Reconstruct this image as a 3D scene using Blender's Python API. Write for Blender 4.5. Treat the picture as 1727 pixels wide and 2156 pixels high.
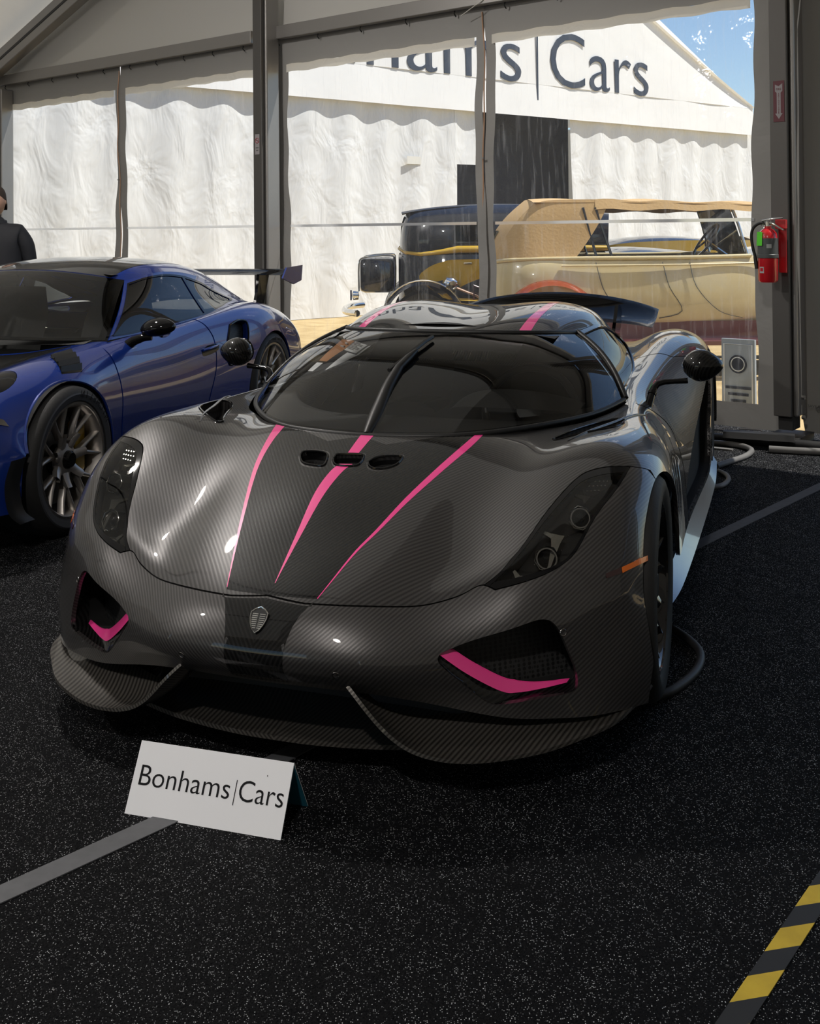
import bpy, bmesh, math, random
import numpy as np
from mathutils import Vector, Matrix, Euler
from mathutils.geometry import delaunay_2d_cdt
random.seed(7)
for o in list(bpy.data.objects): bpy.data.objects.remove(o)
scn = bpy.context.scene; COL = scn.collection
PI = math.pi
# ---------------------------------------------------------------- camera
camd = bpy.data.cameras.new('camera'); cam = bpy.data.objects.new('camera', camd); COL.objects.link(cam)
camd.sensor_fit = 'HORIZONTAL'; camd.sensor_width = 36; camd.lens = 36*2237.3/1727
camd.shift_y = -(1078-460.4)/1727; camd.clip_start = .05; camd.clip_end = 400
cam.matrix_world = Matrix.Translation((0, 0, 1.414)) @ Matrix.Rotation(PI/2+.011, 4, 'X') @ Matrix.Rotation(-.009, 4, 'Z')
scn.camera = cam
# ---------------------------------------------------------------- sky, sun, exposure
SUN_DIR = Vector((1.55, -.1, 2.6)).normalized()
wd = bpy.data.worlds.new('sky'); scn.world = wd; wd.use_nodes = True
nt = wd.node_tree; bg = nt.nodes['Background']
sky = nt.nodes.new('ShaderNodeTexSky'); sky.sky_type = 'NISHITA'; sky.sun_disc = False
sky.sun_elevation = math.asin(SUN_DIR.z); sky.sun_rotation = math.atan2(SUN_DIR.x, SUN_DIR.y)
sky.air_density = 1.0; sky.dust_density = .15; sky.ozone_density = 2.5
nt.links.new(sky.outputs[0], bg.inputs[0]); bg.inputs[1].default_value = .14
sl = bpy.data.lights.new('sun', 'SUN'); sl.energy = 6.5; sl.angle = .009; sl.color = (1, .955, .88)
sun = bpy.data.objects.new('sun', sl); COL.objects.link(sun)
sun.rotation_euler = SUN_DIR.to_track_quat('Z', 'Y').to_euler(); sun.location = (6, 4, 14)
vs = scn.view_settings
vs.view_transform = 'Standard'; vs.look = 'None'; vs.gamma = 1; vs.use_curve_mapping = False; vs.exposure = 0
cy = scn.cycles; cy.max_bounces = 8; cy.diffuse_bounces = 3; cy.glossy_bounces = 4; cy.transmission_bounces = 4; cy.transparent_max_bounces = 12; cy.caustics_reflective = False; cy.caustics_refractive = False
# ---------------------------------------------------------------- helpers
MATS = {}
def mat(name, col=(.5, .5, .5), rough=.5, metal=0, coat=0, spec=.5, trans=0, emit=None, es=1, bump=None, var=None, sheen=0, alpha=None, ior=1.45, crough=.03, sub=0):
    """principled material; bump=(scale,strength,detail), var=(scale,other colour)"""
    m = bpy.data.materials.new(name); m.use_nodes = True; MATS[name] = m
    n = m.node_tree.nodes; l = m.node_tree.links; p = n['Principled BSDF']
    p.inputs['Base Color'].default_value = (*col, 1); p.inputs['Roughness'].default_value = rough
    p.inputs['Metallic'].default_value = metal; p.inputs['Coat Weight'].default_value = coat
    p.inputs['Coat Roughness'].default_value = crough; p.inputs['Specular IOR Level'].default_value = spec
    p.inputs['Transmission Weight'].default_value = trans; p.inputs['IOR'].default_value = ior
    p.inputs['Sheen Weight'].default_value = sheen
    if emit: p.inputs['Emission Color'].default_value = (*emit, 1); p.inputs['Emission Strength'].default_value = es
    if bump or var:
        tc = n.new('ShaderNodeTexCoord')
    if var:
        t = n.new('ShaderNodeTexNoise'); t.inputs['Scale'].default_value = var[0]; t.inputs['Detail'].default_value = 4
        r = n.new('ShaderNodeMix'); r.data_type = 'RGBA'
        r.inputs[6].default_value = (*col, 1); r.inputs[7].default_value = (*var[1], 1)
        cr = n.new('ShaderNodeMapRange'); cr.inputs[1].default_value = .35; cr.inputs[2].default_value = .65
        l.new(tc.outputs['Object'], t.inputs['Vector']); l.new(t.outputs[0], cr.inputs[0]); l.new(cr.outputs[0], r.inputs[0]); l.new(r.outputs[2], p.inputs['Base Color'])
    if bump:
        t = n.new('ShaderNodeTexNoise'); t.inputs['Scale'].default_value = bump[0]; t.inputs['Detail'].default_value = bump[2] if len(bump) > 2 else 3
        b = n.new('ShaderNodeBump'); b.inputs['Strength'].default_value = bump[1]; b.inputs['Distance'].default_value = .01
        l.new(tc.outputs['Object'], t.inputs['Vector']); l.new(t.outputs[0], b.inputs['Height']); l.new(b.outputs[0], p.inputs['Normal'])
    return m
def tag(o, label=None, cat=None, group=None, kind=None):
    if label: o['label'] = label
    if cat: o['category'] = cat
    if group: o['group'] = group
    if kind: o['kind'] = kind
    return o
def thing(name, label, cat, loc=(0, 0, 0), rz=0, group=None):
    o = bpy.data.objects.new(name, None); COL.objects.link(o); o.empty_display_size = .1
    o.location = loc; o.rotation_euler = (0, 0, rz); return tag(o, label, cat, group)
def mesh(name, V, F, m, parent=None, smooth=False, normals=None, sharp=None):
    me = bpy.data.meshes.new(name); me.from_pydata([tuple(map(float, v)) for v in V], [], [tuple(map(int, f)) for f in F]); me.update()
    o = bpy.data.objects.new(name, me); COL.objects.link(o)
    for k in (m if isinstance(m, (list, tuple)) else [m]): me.materials.append(MATS[k] if isinstance(k, str) else k)
    if smooth: me.polygons.foreach_set('use_smooth', [True]*len(me.polygons))
    if sharp: me.set_sharp_from_angle(angle=math.radians(sharp))
    if normals is not None: me.normals_split_custom_set_from_vertices([tuple(map(float, q)) for q in normals])
    if parent: o.parent = parent
    return o
def bmobj(name, bm, m, parent=None, smooth=False, sharp=None):
    bmesh.ops.recalc_face_normals(bm, faces=bm.faces[:])
    me = bpy.data.meshes.new(name); bm.to_mesh(me); bm.free()
    o = bpy.data.objects.new(name, me); COL.objects.link(o)
    for k in (m if isinstance(m, (list, tuple)) else [m]): me.materials.append(MATS[k] if isinstance(k, str) else k)
    if smooth or sharp: me.polygons.foreach_set('use_smooth', [True]*len(me.polygons))
    if sharp: me.set_sharp_from_angle(angle=math.radians(sharp))
    if parent: o.parent = parent
    return o
def bbox_bm(bm, c, s, rot=None, bev=0):
    M = Matrix.Translation(c) @ (rot.to_4x4() if rot else Matrix.Identity(4)) @ Matrix.Diagonal((*s, 1))
    r = bmesh.ops.create_cube(bm, size=1, matrix=M)
    if bev:
        es = list({e for v in r['verts'] for e in v.link_edges})
        bmesh.ops.bevel(bm, geom=es, offset=bev, segments=2, affect='EDGES', profile=.5)
    return bm
def box(name, c, s, m, parent=None, rot=None, bev=0):
    bm = bmesh.new(); bbox_bm(bm, c, s, rot, bev); return bmobj(name, bm, m, parent)
def tube_vf(path, r, n=10, cap=True, closed=False):
    P = [Vector(p) for p in path]; N = len(P); V = []; F = []
    R = r if hasattr(r, '__len__') else [r]*N
    T = [((P[(i+1) % N]-P[i-1]) if closed else (P[min(i+1, N-1)]-P[max(i-1, 0)])).normalized() for i in range(N)]
    a = T[0].orthogonal().normalized()
    for i in range(N):
        a = (a-T[i]*a.dot(T[i])).normalized(); b = T[i].cross(a)
        for k in range(n):
            th = 2*PI*k/n; V.append(P[i]+(a*math.cos(th)+b*math.sin(th))*R[i])
    for i in range(N if closed else N-1):
        j = (i+1) % N
        for k in range(n): F.append((i*n+k, i*n+(k+1) % n, j*n+(k+1) % n, j*n+k))
    if cap and not closed: F += [tuple(range(n))[::-1], tuple((N-1)*n+k for k in range(n))]
    return V, F
def tube(name, path, r, m, parent=None, n=10, closed=False, smooth_path=0):
    if smooth_path: path = crom(path, smooth_path, closed)
    V, F = tube_vf(path, r, n, True, closed); return mesh(name, V, F, m, parent, True, sharp=50)
def lathe(name, prof, m, parent=None, n=32, axis='Z', loc=(0, 0, 0), ang=2*PI, a0=0, sharp=35):
    """profile: list of (radius, height)"""
    V = []; F = []; full = abs(ang-2*PI) < 1e-6; K = n if full else n+1; m_ = len(prof)
    for k in range(K):
        a = a0+ang*k/n
        for r, h in prof:
            p = (r*math.cos(a), r*math.sin(a), h)
            p = {'Z': p, 'Y': (p[0], p[2], p[1]), 'X': (p[2], p[0], p[1])}[axis]
            V.append((p[0]+loc[0], p[1]+loc[1], p[2]+loc[2]))
    for k in range(n):
        j = (k+1) % K
        for i in range(m_-1): F.append((k*m_+i, j*m_+i, j*m_+i+1, k*m_+i+1))
    bm = bmesh.new(); vs_ = [bm.verts.new(v) for v in V]
    for f in F:
        try: bm.faces.new([vs_[i] for i in f])
        except ValueError: pass
    bmesh.ops.remove_doubles(bm, verts=bm.verts[:], dist=1e-6)
    return bmobj(name, bm, m, parent, True, sharp)
def grid_vf(fn, nu, nv):
    V = [fn(i/nu, j/nv) for j in range(nv+1) for i in range(nu+1)]
    F = [(j*(nu+1)+i, j*(nu+1)+i+1, (j+1)*(nu+1)+i+1, (j+1)*(nu+1)+i) for j in range(nv) for i in range(nu)]
    return V, F
def prism_vf(poly, d):
    """poly: 3D points of a flat outline, d: extrusion vector"""
    n = len(poly); P = [Vector(p) for p in poly]; d = Vector(d)
    return P+[p+d for p in P], [tuple(range(n))[::-1], tuple(range(n, 2*n))]+[(i, (i+1) % n, (i+1) % n+n, i+n) for i in range(n)]
def prism(name, poly, d, m, parent=None):
    V, F = prism_vf(poly, d); bm = bmesh.new(); vv = [bm.verts.new(v) for v in V]
    for f in F: bm.faces.new([vv[i] for i in f])
    return bmobj(name, bm, m, parent)
def text(name, s, size, m, parent=None, mat4=None, ext=.001, align='LEFT', spacing=1, offset=0, xs=1, fit=None):
    cu = bpy.data.curves.new(name, 'FONT'); cu.body = s; cu.size = size; cu.extrude = ext; cu.align_x = align; cu.space_character = spacing; cu.offset = offset
    cu.resolution_u = 4
    o = bpy.data.objects.new(name, cu); COL.objects.link(o); dg = bpy.context.evaluated_depsgraph_get()
    me = bpy.data.meshes.new_from_object(o.evaluated_get(dg)); bpy.data.objects.remove(o)
    if fit:
        xx = [v.co.x for v in me.vertices]; me.transform(Matrix.Translation((-min(xx), 0, 0))); xs = fit/(max(xx)-min(xx))
    if xs != 1: me.transform(Matrix.Diagonal((xs, 1, 1, 1)))
    if mat4: me.transform(mat4)
    me.materials.clear(); me.materials.append(MATS[m]); q = bpy.data.objects.new(name, me); COL.objects.link(q)
    if parent: q.parent = parent
    return q
def copy_tree(o, parent=None):
    c = o.copy(); COL.objects.link(c); c.parent = parent
    for ch in list(o.children): copy_tree(ch, c)
    return c
def obj_at(o, loc, rz): o.location = loc; o.rotation_euler = (0, 0, rz); return o
# ---------------------------------------------------------------- spline surfaces
def _nat(t):
    n = len(t); A = np.zeros((n, n)); B = np.zeros((n, n)); h = np.diff(t)
    A[0, 0] = A[-1, -1] = 1
    for i in range(1, n-1):
        A[i, i-1] = h[i-1]/6; A[i, i] = (h[i-1]+h[i])/3; A[i, i+1] = h[i]/6
        B[i, i+1] = 1/h[i]; B[i, i] = -1/h[i]-1/h[i-1]; B[i, i-1] = 1/h[i-1]
    return np.linalg.solve(A, B)
def _basis(t, x):
    """rows: interpolation weights of a natural cubic spline with knots t at x"""
    t = np.asarray(t, float); x = np.asarray(x, float); M = _nat(t); n = len(t)
    k = np.clip(np.searchsorted(t, x)-1, 0, n-2); h = t[k+1]-t[k]
    a = (t[k+1]-x)/h; b = (x-t[k])/h; E = np.eye(n)
    W = a[:, None]*E[k]+b[:, None]*E[k+1]
    ca = np.where((a >= 0) & (b >= 0), 1, 0)
    W = W+(((a**3-a)*h*h/6*ca)[:, None]*M[k]+((b**3-b)*h*h/6*ca)[:, None]*M[k+1])
    return W
class Surf:
    """tensor spline through a control grid G[v][u] = (x,y,z); mirror: u in [-1,1] with y odd"""
    def __init__(self, G, mirror=True, ut=None, vt=None):
        G = np.array(G, float)
        if mirror: G = np.concatenate([(G*np.array([1, -1, 1]))[:, :0:-1], G], 1)
        nv, nu = G.shape[:2]
        if ut is None:
            d = np.linalg.norm(np.diff(G, axis=1), axis=2).mean(0)**.7; ut = np.r_[0, np.cumsum(d)]; ut = ut/ut[-1]
            if mirror: ut = ut*2-1
        if vt is None:
            d = np.linalg.norm(np.diff(G, axis=0), axis=2).mean(1)**.7; vt = np.r_[0, np.cumsum(d)]; vt = vt/vt[-1]
        self.G, self.ut, self.vt = G, np.array(ut), np.array(vt)
    def __call__(self, u, v):
        u = np.atleast_1d(np.asarray(u, float)); v = np.atleast_1d(np.asarray(v, float))
        Wu = _basis(self.ut, np.clip(u, self.ut[0], self.ut[-1])); Wv = _basis(self.vt, np.clip(v, 0, 1))
        return np.einsum('nv,nu,vuc->nc', Wv, Wu, self.G)
    def normal(self, u, v):
        u = np.atleast_1d(np.asarray(u, float)); v = np.atleast_1d(np.asarray(v, float)); e = 2e-4
        a = self(np.minimum(u+e, self.ut[-1]), v)-self(np.maximum(u-e, self.ut[0]), v)
        b = self(u, np.minimum(v+e, 1))-self(u, np.maximum(v-e, 0))
        n = np.cross(a, b); return n/np.maximum(np.linalg.norm(n, axis=1), 1e-12)[:, None]
def densify(poly, step):
    P = np.asarray(poly, float); out = []
    for a, b in zip(P, np.roll(P, -1, 0)):
        n = max(1, int(np.ceil(np.abs(b-a).max()/step)))
        out += [a+(b-a)*k/n for k in range(n)]
    return np.array(out)
def crom(pts, n=6, closed=False):
    """smooth polyline through points (Catmull-Rom, centripetal-ish)"""
    P = np.asarray(pts, float); m = len(P); out = []
    for i in range(m if closed else m-1):
        g = (lambda k: P[k % m]) if closed else (lambda k: P[min(max(k, 0), m-1)])
        a, b, c, d = g(i-1), g(i), g(i+1), g(i+2)
        for k in range(n):
            t = k/n
            out.append(.5*((2*b)+(c-a)*t+(2*a-5*b+4*c-d)*t*t+(3*b-3*c+d-a)*t**3))
    if not closed: out.append(P[-1])
    return np.array(out)
def inpoly(P, poly):
    x, y = P[:, 0], P[:, 1]; r = np.zeros(len(P), bool); Q = np.asarray(poly); R = np.roll(Q, -1, 0)
    for (a, b), (c, d) in zip(Q, R):
        if b == d: continue
        m = ((b > y) != (d > y)) & (x < (c-a)*(y-b)/(d-b)+a); r ^= m
    return r
# ---------------------------------------------------------------- trimmed pieces of spline surfaces
def trim_part(name, S, outer, holes=(), m=None, parent=None, nu=60, nv=60, thick=.012, off=0., step=.01, grid=None, uvmap=None, flip=1):
    """a clean mesh of the surface region inside `outer` and outside `holes` (u,v polygons), with a turned-in rim"""
    outer = densify(outer, step); holes = [densify(h, step) for h in holes]
    lo, hi = outer.min(0), outer.max(0)
    gu = np.linspace(lo[0], hi[0], nu+1); gv = np.linspace(lo[1], hi[1], nv+1)
    U, V = np.meshgrid(gu, gv); P = np.stack([U.ravel(), V.ravel()], 1)
    keep = inpoly(P, outer)
    for h in holes: keep &= ~inpoly(P, h)
    P = P[keep]
    # drop grid points that nearly touch an outline
    su, sv = (hi[0]-lo[0])/nu, (hi[1]-lo[1])/nv
    for L in [outer, *holes]:
        Q = L/np.array([su, sv]); R = np.roll(Q, -1, 0); X = P/np.array([su, sv]); bad = np.zeros(len(X), bool)
        for a, b in zip(Q, R):
            d = b-a; t = np.clip(((X-a)@d)/max(d@d, 1e-12), 0, 1); bad |= (((X-a-t[:, None]*d)**2).sum(1) < .12)
        P = P[~bad]
    pts = [tuple(p) for p in P]; edges = []
    for L in [outer, *holes]:
        k = len(pts); n = len(L); pts += [tuple(p) for p in L]; edges += [(k+i, k+(i+1) % n) for i in range(n)]
    r = delaunay_2d_cdt([Vector((float(a), float(b))) for a, b in pts], edges, [], 0, 1e-7)
    X = np.array([(v.x, v.y) for v in r[0]]); T = np.array([f for f in r[2] if len(f) == 3])
    c = X[T].mean(1); k = inpoly(c, outer)
    for h in holes: k &= ~inpoly(c, h)
    T = T[k]
    used = np.unique(T); mp = -np.ones(len(X), int); mp[used] = np.arange(len(used)); T = mp[T]; X = X[used]
    P3 = S(X[:, 0], X[:, 1]); N = S.normal(X[:, 0], X[:, 1])*flip; P3 = P3+N*off
    # orientation
    a, b, c_ = P3[T[:, 0]], P3[T[:, 1]], P3[T[:, 2]]
    fl = (np.cross(b-a, c_-a)*N[T[:, 0]]).sum(1) < 0; T[fl] = T[fl][:, ::-1]
    F = [tuple(t) for t in T]; VV = list(P3); NN = list(N)
    if thick:
        ed = {}
        for t in T:
            for i in range(3):
                e = (t[i], t[(i+1) % 3]); k2 = (min(e), max(e)); ed.setdefault(k2, []).append(e)
        top = {}; bot = {}
        for k2, l in ed.items():
            if len(l) != 1: continue
            a_, b_ = l[0]
            for q in (a_, b_):
                if q not in top:
                    top[q] = len(VV); VV.append(P3[q]); NN.append(None)
                    bot[q] = len(VV); VV.append(P3[q]-N[q]*thick); NN.append(None)
            F.append((top[b_], top[a_], bot[a_], bot[b_]))
        VV = np.array(VV); acc = np.zeros_like(VV)
        for f in F[len(T):]:
            n_ = np.cross(VV[f[1]]-VV[f[0]], VV[f[2]]-VV[f[0]]); n_ = n_/max(np.linalg.norm(n_), 1e-12)
            for q in f: acc[q] += n_
        NN = [q if q is not None else acc[i]/max(np.linalg.norm(acc[i]), 1e-9) for i, q in enumerate(NN)]
    o = mesh(name, VV, F, m, parent, True, normals=NN)
    return o
def flipu(poly): return [(-a, b) for a, b in poly]
def sym(poly): return list(poly)+[(-a, b) for a, b in poly[::-1]]
# ---------------------------------------------------------------- tent: frame of the gable wall (local x along wall, y outward, z up)
WX, WY, WA = 2.494, 7.193, -.671
RZ = lambda o: obj_at(o, (WX, WY, 0), WA)
def W(t, n, z=0): return Vector((WX+math.cos(WA)*t-math.sin(WA)*n, WY+math.sin(WA)*t+math.cos(WA)*n, z))
def fabric(name, col, transl, rough=.6, bump=(3, .25), stretch=(1, 1, 1)):
    m = bpy.data.materials.new(name); m.use_nodes = True; MATS[name] = m; n = m.node_tree.nodes; l = m.node_tree.links
    n.remove(n['Principled BSDF']); out = n['Material Output']
    tc = n.new('ShaderNodeTexCoord'); mp = n.new('ShaderNodeMapping'); mp.inputs['Scale'].default_value = stretch
    t = n.new('ShaderNodeTexNoise'); t.inputs['Scale'].default_value = bump[0]; t.inputs['Detail'].default_value = 3.5; t.inputs['Distortion'].default_value = .6
    b = n.new('ShaderNodeBump'); b.inputs['Strength'].default_value = bump[1]; b.inputs['Distance'].default_value = .05
    l.new(tc.outputs['Object'], mp.inputs[0]); l.new(mp.outputs[0], t.inputs[0]); l.new(t.outputs[0], b.inputs['Height'])
    d = n.new('ShaderNodeBsdfPrincipled'); d.inputs['Base Color'].default_value = (*col, 1); d.inputs['Roughness'].default_value = rough; d.inputs['Specular IOR Level'].default_value = .35
    tr = n.new('ShaderNodeBsdfTranslucent'); tr.inputs[0].default_value = (col[0], col[1]*.96, col[2]*.88, 1)
    mx = n.new('ShaderNodeMixShader'); mx.inputs[0].default_value = transl
    l.new(b.outputs[0], d.inputs['Normal']); l.new(b.outputs[0], tr.inputs['Normal'])
    l.new(d.outputs[0], mx.inputs[1]); l.new(tr.outputs[0], mx.inputs[2]); l.new(mx.outputs[0], out.inputs[0]); return m
fabric('roof_fabric', (.80, .79, .755), .20, bump=(1.2, .35))
fabric('shaded_roof_fabric', (.60, .59, .58), .045, bump=(1.2, .35))  # roof fabric with the right slope's shade put into colour and translucency
fabric('gable_fabric', (.46, .455, .435), .08, bump=(.9, .3))
fabric('curtain_fabric', (.26, .255, .245), .035, bump=(3, .35))
fabric('band_fabric', (.72, .70, .64), .25, bump=(5, .3))
fabric('white_fabric', (.80, .81, .81), .10, bump=(1.3, 1.0), stretch=(2.2, 1, 1.3))
fabric('flap_fabric', (.88, .88, .87), .12, bump=(.7, .5))
def vinyl():
    m = bpy.data.materials.new('clear_vinyl'); m.use_nodes = True; MATS['clear_vinyl'] = m; n = m.node_tree.nodes; l = m.node_tree.links
    n.remove(n['Principled BSDF']); out = n['Material Output']; tc = n.new('ShaderNodeTexCoord')
    mp = n.new('ShaderNodeMapping'); mp.inputs['Scale'].default_value = (26, 26, 2.2)
    t = n.new('ShaderNodeTexNoise'); t.inputs['Scale'].default_value = 1.; t.inputs['Detail'].default_value = 6; t.inputs['Roughness'].default_value = .7
    l.new(tc.outputs['Object'], mp.inputs[0]); l.new(mp.outputs[0], t.inputs[0])
    mr = n.new('ShaderNodeMapRange'); mr.inputs[1].default_value = .52; mr.inputs[2].default_value = .78; mr.inputs[3].default_value = .03; mr.inputs[4].default_value = .20
    l.new(t.outputs[0], mr.inputs[0])
    t2 = n.new('ShaderNodeTexNoise'); t2.inputs['Scale'].default_value = 7; t2.inputs['Detail'].default_value = 3
    l.new(tc.outputs['Object'], t2.inputs[0])
    b = n.new('ShaderNodeBump'); b.inputs['Strength'].default_value = .35; b.inputs['Distance'].default_value = .02; l.new(t2.outputs[0], b.inputs['Height'])
    tp = n.new('ShaderNodeBsdfTransparent'); tp.inputs[0].default_value = (.94, .955, .96, 1)
    hz = n.new('ShaderNodeBsdfTranslucent'); hz.inputs[0].default_value = (.85, .87, .9, 1)
    df = n.new('ShaderNodeBsdfDiffuse'); df.inputs[0].default_value = (.8, .82, .85, 1)
    m0 = n.new('ShaderNodeMixShader'); m0.inputs[0].default_value = .5; l.new(hz.outputs[0], m0.inputs[1]); l.new(df.outputs[0], m0.inputs[2])
    m1 = n.new('ShaderNodeMixShader'); l.new(mr.outputs[0], m1.inputs[0]); l.new(tp.outputs[0], m1.inputs[1]); l.new(m0.outputs[0], m1.inputs[2])
    gl = n.new('ShaderNodeBsdfGlossy'); gl.inputs['Roughness'].default_value = .06; l.new(b.outputs[0], gl.inputs['Normal'])
    fr = n.new('ShaderNodeFresnel'); fr.inputs[0].default_value = 1.4; l.new(b.outputs[0], fr.inputs['Normal'])
    m2 = n.new('ShaderNodeMixShader'); l.new(fr.outputs[0], m2.inputs[0]); l.new(m1.outputs[0], m2.inputs[1]); l.new(gl.outputs[0], m2.inputs[2]); l.new(m2.outputs[0], out.inputs[0])
vinyl()
mat('seam_vinyl', (.8, .82, .85), .3, trans=.6)
mat('aluminium', (.30, .29, .28), .42, metal=.75, bump=(9, .05))
mat('aluminium_dark', (.10, .095, .09), .5, metal=.4)
mat('black_iron', (.025, .025, .025), .55)
mat('zip_copper', (.45, .27, .17), .5)
mat('rope', (.55, .55, .52), .8)
# carpet: black pile with tiny bright flecks
def carpet():
    m = bpy.data.materials.new('carpet'); m.use_nodes = True; MATS['carpet'] = m; n = m.node_tree.nodes; l = m.node_tree.links; p = n['Principled BSDF']
    tc = n.new('ShaderNodeTexCoord')
    def vor(sc):
        v = n.new('ShaderNodeTexVoronoi'); v.inputs['Scale'].default_value = sc; l.new(tc.outputs['Object'], v.inputs[0]); return v
    v1 = vor(330); sep = n.new('ShaderNodeSeparateColor'); l.new(v1.outputs['Color'], sep.inputs[0])
    th = n.new('ShaderNodeMapRange'); th.inputs[1].default_value = .76; th.inputs[2].default_value = .84; l.new(sep.outputs[0], th.inputs[0])
    d = n.new('ShaderNodeMapRange'); d.inputs[1].default_value = .46; d.inputs[2].default_value = .20; l.new(v1.outputs['Distance'], d.inputs[0])
    nz = n.new('ShaderNodeTexNoise'); nz.inputs['Scale'].default_value = 14; nz.inputs['Detail'].default_value = 3; l.new(tc.outputs['Object'], nz.inputs[0])
    nr = n.new('ShaderNodeMapRange'); nr.inputs[1].default_value = .35; nr.inputs[2].default_value = .7; nr.inputs[3].default_value = .5; l.new(nz.outputs[0], nr.inputs[0])
    a = n.new('ShaderNodeMath'); a.operation = 'MULTIPLY'; l.new(th.outputs[0], a.inputs[0]); l.new(d.outputs[0], a.inputs[1])
    a2 = n.new('ShaderNodeMath'); a2.operation = 'MULTIPLY'; l.new(a.outputs[0], a2.inputs[0]); l.new(nr.outputs[0], a2.inputs[1])
    a3 = n.new('ShaderNodeMath'); a3.operation = 'POWER'; a3.inputs[1].default_value = 1.2; l.new(a2.outputs[0], a3.inputs[0])
    mx = n.new('ShaderNodeMix'); mx.data_type = 'RGBA'; mx.inputs[6].default_value = (.0022, .0024, .0032, 1); mx.inputs[7].default_value = (.95, .97, 1, 1)
    l.new(a3.outputs[0], mx.inputs[0]); l.new(mx.outputs[2], p.inputs['Base Color']); p.inputs['Metallic'].default_value = 0
    rr = n.new('ShaderNodeMapRange'); rr.inputs[3].default_value = .75; rr.inputs[4].default_value = .22; l.new(a3.outputs[0], rr.inputs[0]); l.new(rr.outputs[0], p.inputs['Roughness'])
    n2 = n.new('ShaderNodeTexNoise'); n2.inputs['Scale'].default_value = 180; n2.inputs['Detail'].default_value = 4; l.new(tc.outputs['Object'], n2.inputs[0])
    b = n.new('ShaderNodeBump'); b.inputs['Strength'].default_value = .9; b.inputs['Distance'].default_value = .006; l.new(n2.outputs[0], b.inputs['Height']); vs_ = n.new('ShaderNodeVectorMath'); vs_.operation = 'SUBTRACT'; vs_.inputs[1].default_value = (.5, .5, .5); l.new(v1.outputs['Color'], vs_.inputs[0])
    vm = n.new('ShaderNodeVectorMath'); vm.operation = 'SCALE'; vm.inputs['Scale'].default_value = 1.1; l.new(vs_.outputs[0], vm.inputs[0])
    va = n.new('ShaderNodeVectorMath'); va.operation = 'ADD'; l.new(b.outputs[0], va.inputs[0]); l.new(vm.outputs[0], va.inputs[1])
    vn = n.new('ShaderNodeVectorMath'); vn.operation = 'NORMALIZE'; l.new(va.outputs[0], vn.inputs[0]); l.new(vn.outputs[0], p.inputs['Normal'])
    p.inputs['Specular IOR Level'].default_value = .08
carpet()
tag(mesh('floor', [W(-10.3, .25), W(10.3, .25), W(10.3, -16), W(-10.3, -16)], [(0, 1, 2, 3)], 'carpet'), kind='structure')
# gable fabric above the beam, roof slopes
SL = .38; PK = 3.36+10*SL
g = []
V, F = grid_vf(lambda a, b: ((-10+20*a), .03+.03*math.sin(a*31)*math.sin(b*7), 3.30+b*((10-abs(-10+20*a))*SL+.07)), 40, 8)
RZ(tag(mesh('wall_back', V, F, 'gable_fabric', None, True), kind='structure'))
for nm, s in (('ceiling', -1), ('ceiling_far', 1)):
    V, F = grid_vf(lambda a, b: (s*10.25*(1-a), .3-16.6*b, PK+.12-10.25*(1-a)*SL-.10*math.sin(PI*a)*abs(math.sin(b*16.6/5*PI))), 16, 60)
    RZ(tag(mesh(nm, V, F, 'roof_fabric' if s < 0 else 'shaded_roof_fabric', None, True), kind='structure'))
# side walls (out of view, they close the room)
for nm, s in (('wall_left', -1), ('wall_right', 1)):
    V, F = grid_vf(lambda a, b: (s*10.15, .1-16*a, .02+3.4*b), 30, 4)
    RZ(tag(mesh(nm, V, F, 'gable_fabric', None, True), kind='structure'))
# far end wall: fabric above and at both sides of a wide open entrance
for nm, t0, t1, z0 in (('wall_front', -10, -3, 0), ('wall_front_side', 3, 10, 0), ('wall_front_top', -3, 3, 2.8)):
    V, F = grid_vf(lambda a, b: (t0+(t1-t0)*a, -16.1, z0+b*(3.4-z0+(10-abs(t0+(t1-t0)*a))*SL)), 20, 4)
    RZ(tag(mesh(nm, V, F, 'gable_fabric', None, True), kind='structure'))
# frame: posts, beam, rafters
def post(t, label, wide=.115, deep=.21, n0=-.26, sign=None, H=3.5):
    p = RZ(thing('tent_post', label, 'post', group='upright posts of the tent wall'))
    r = p
    box('shaft', (t, n0+deep/2, .18+H/2), (wide, deep, H), 'aluminium_dark', r, bev=.006)
    # rounded side face; light from the right put in as paler metal
    box('lit_side', (t+wide/2+.019, n0+deep/2+.012, .18+H/2), (.036, deep*.8, H), 'aluminium', r, bev=.014)
    box('foot_sleeve', (t+.01, n0+deep/2, .14), (wide*.8, deep*.7, .1), 'black_iron', r)
    box('base_plate', (t+.01, n0+deep/2, .03), (wide*1.9, deep*1.5, .05), 'black_iron', r)
    for z in (.17, .30):
        lathe('bolt', [(0, 0), (.014, 0), (.014, .02), (0, .02)], 'aluminium', r, 6, 'X', (t+wide/2+.035, n0+deep/2, z))
    return p
post(.10, 'grey tent post with the fire extinguisher hanging on it')
post(-4.80, 'grey tent post behind the spoiler of the blue car')
post(-9.48, 'grey tent post at the left edge beside the person', n0=-.2, H=3.0)
for a, b, lab in ((-9.72, -5, 'horizontal tent beam above the wall curtains at left'), (-5, 0, 'horizontal tent beam above the large clear windows'), (0, 5, 'horizontal tent beam above the solid wall panel at right')):
    RZ(tag(box('tent_beam', ((a+b)/2+.02, -.06, 3.30), (b-a-.16, .07, .125), 'aluminium', bev=.006), lab, 'beam', 'horizontal beams of the tent wall'))
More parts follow.
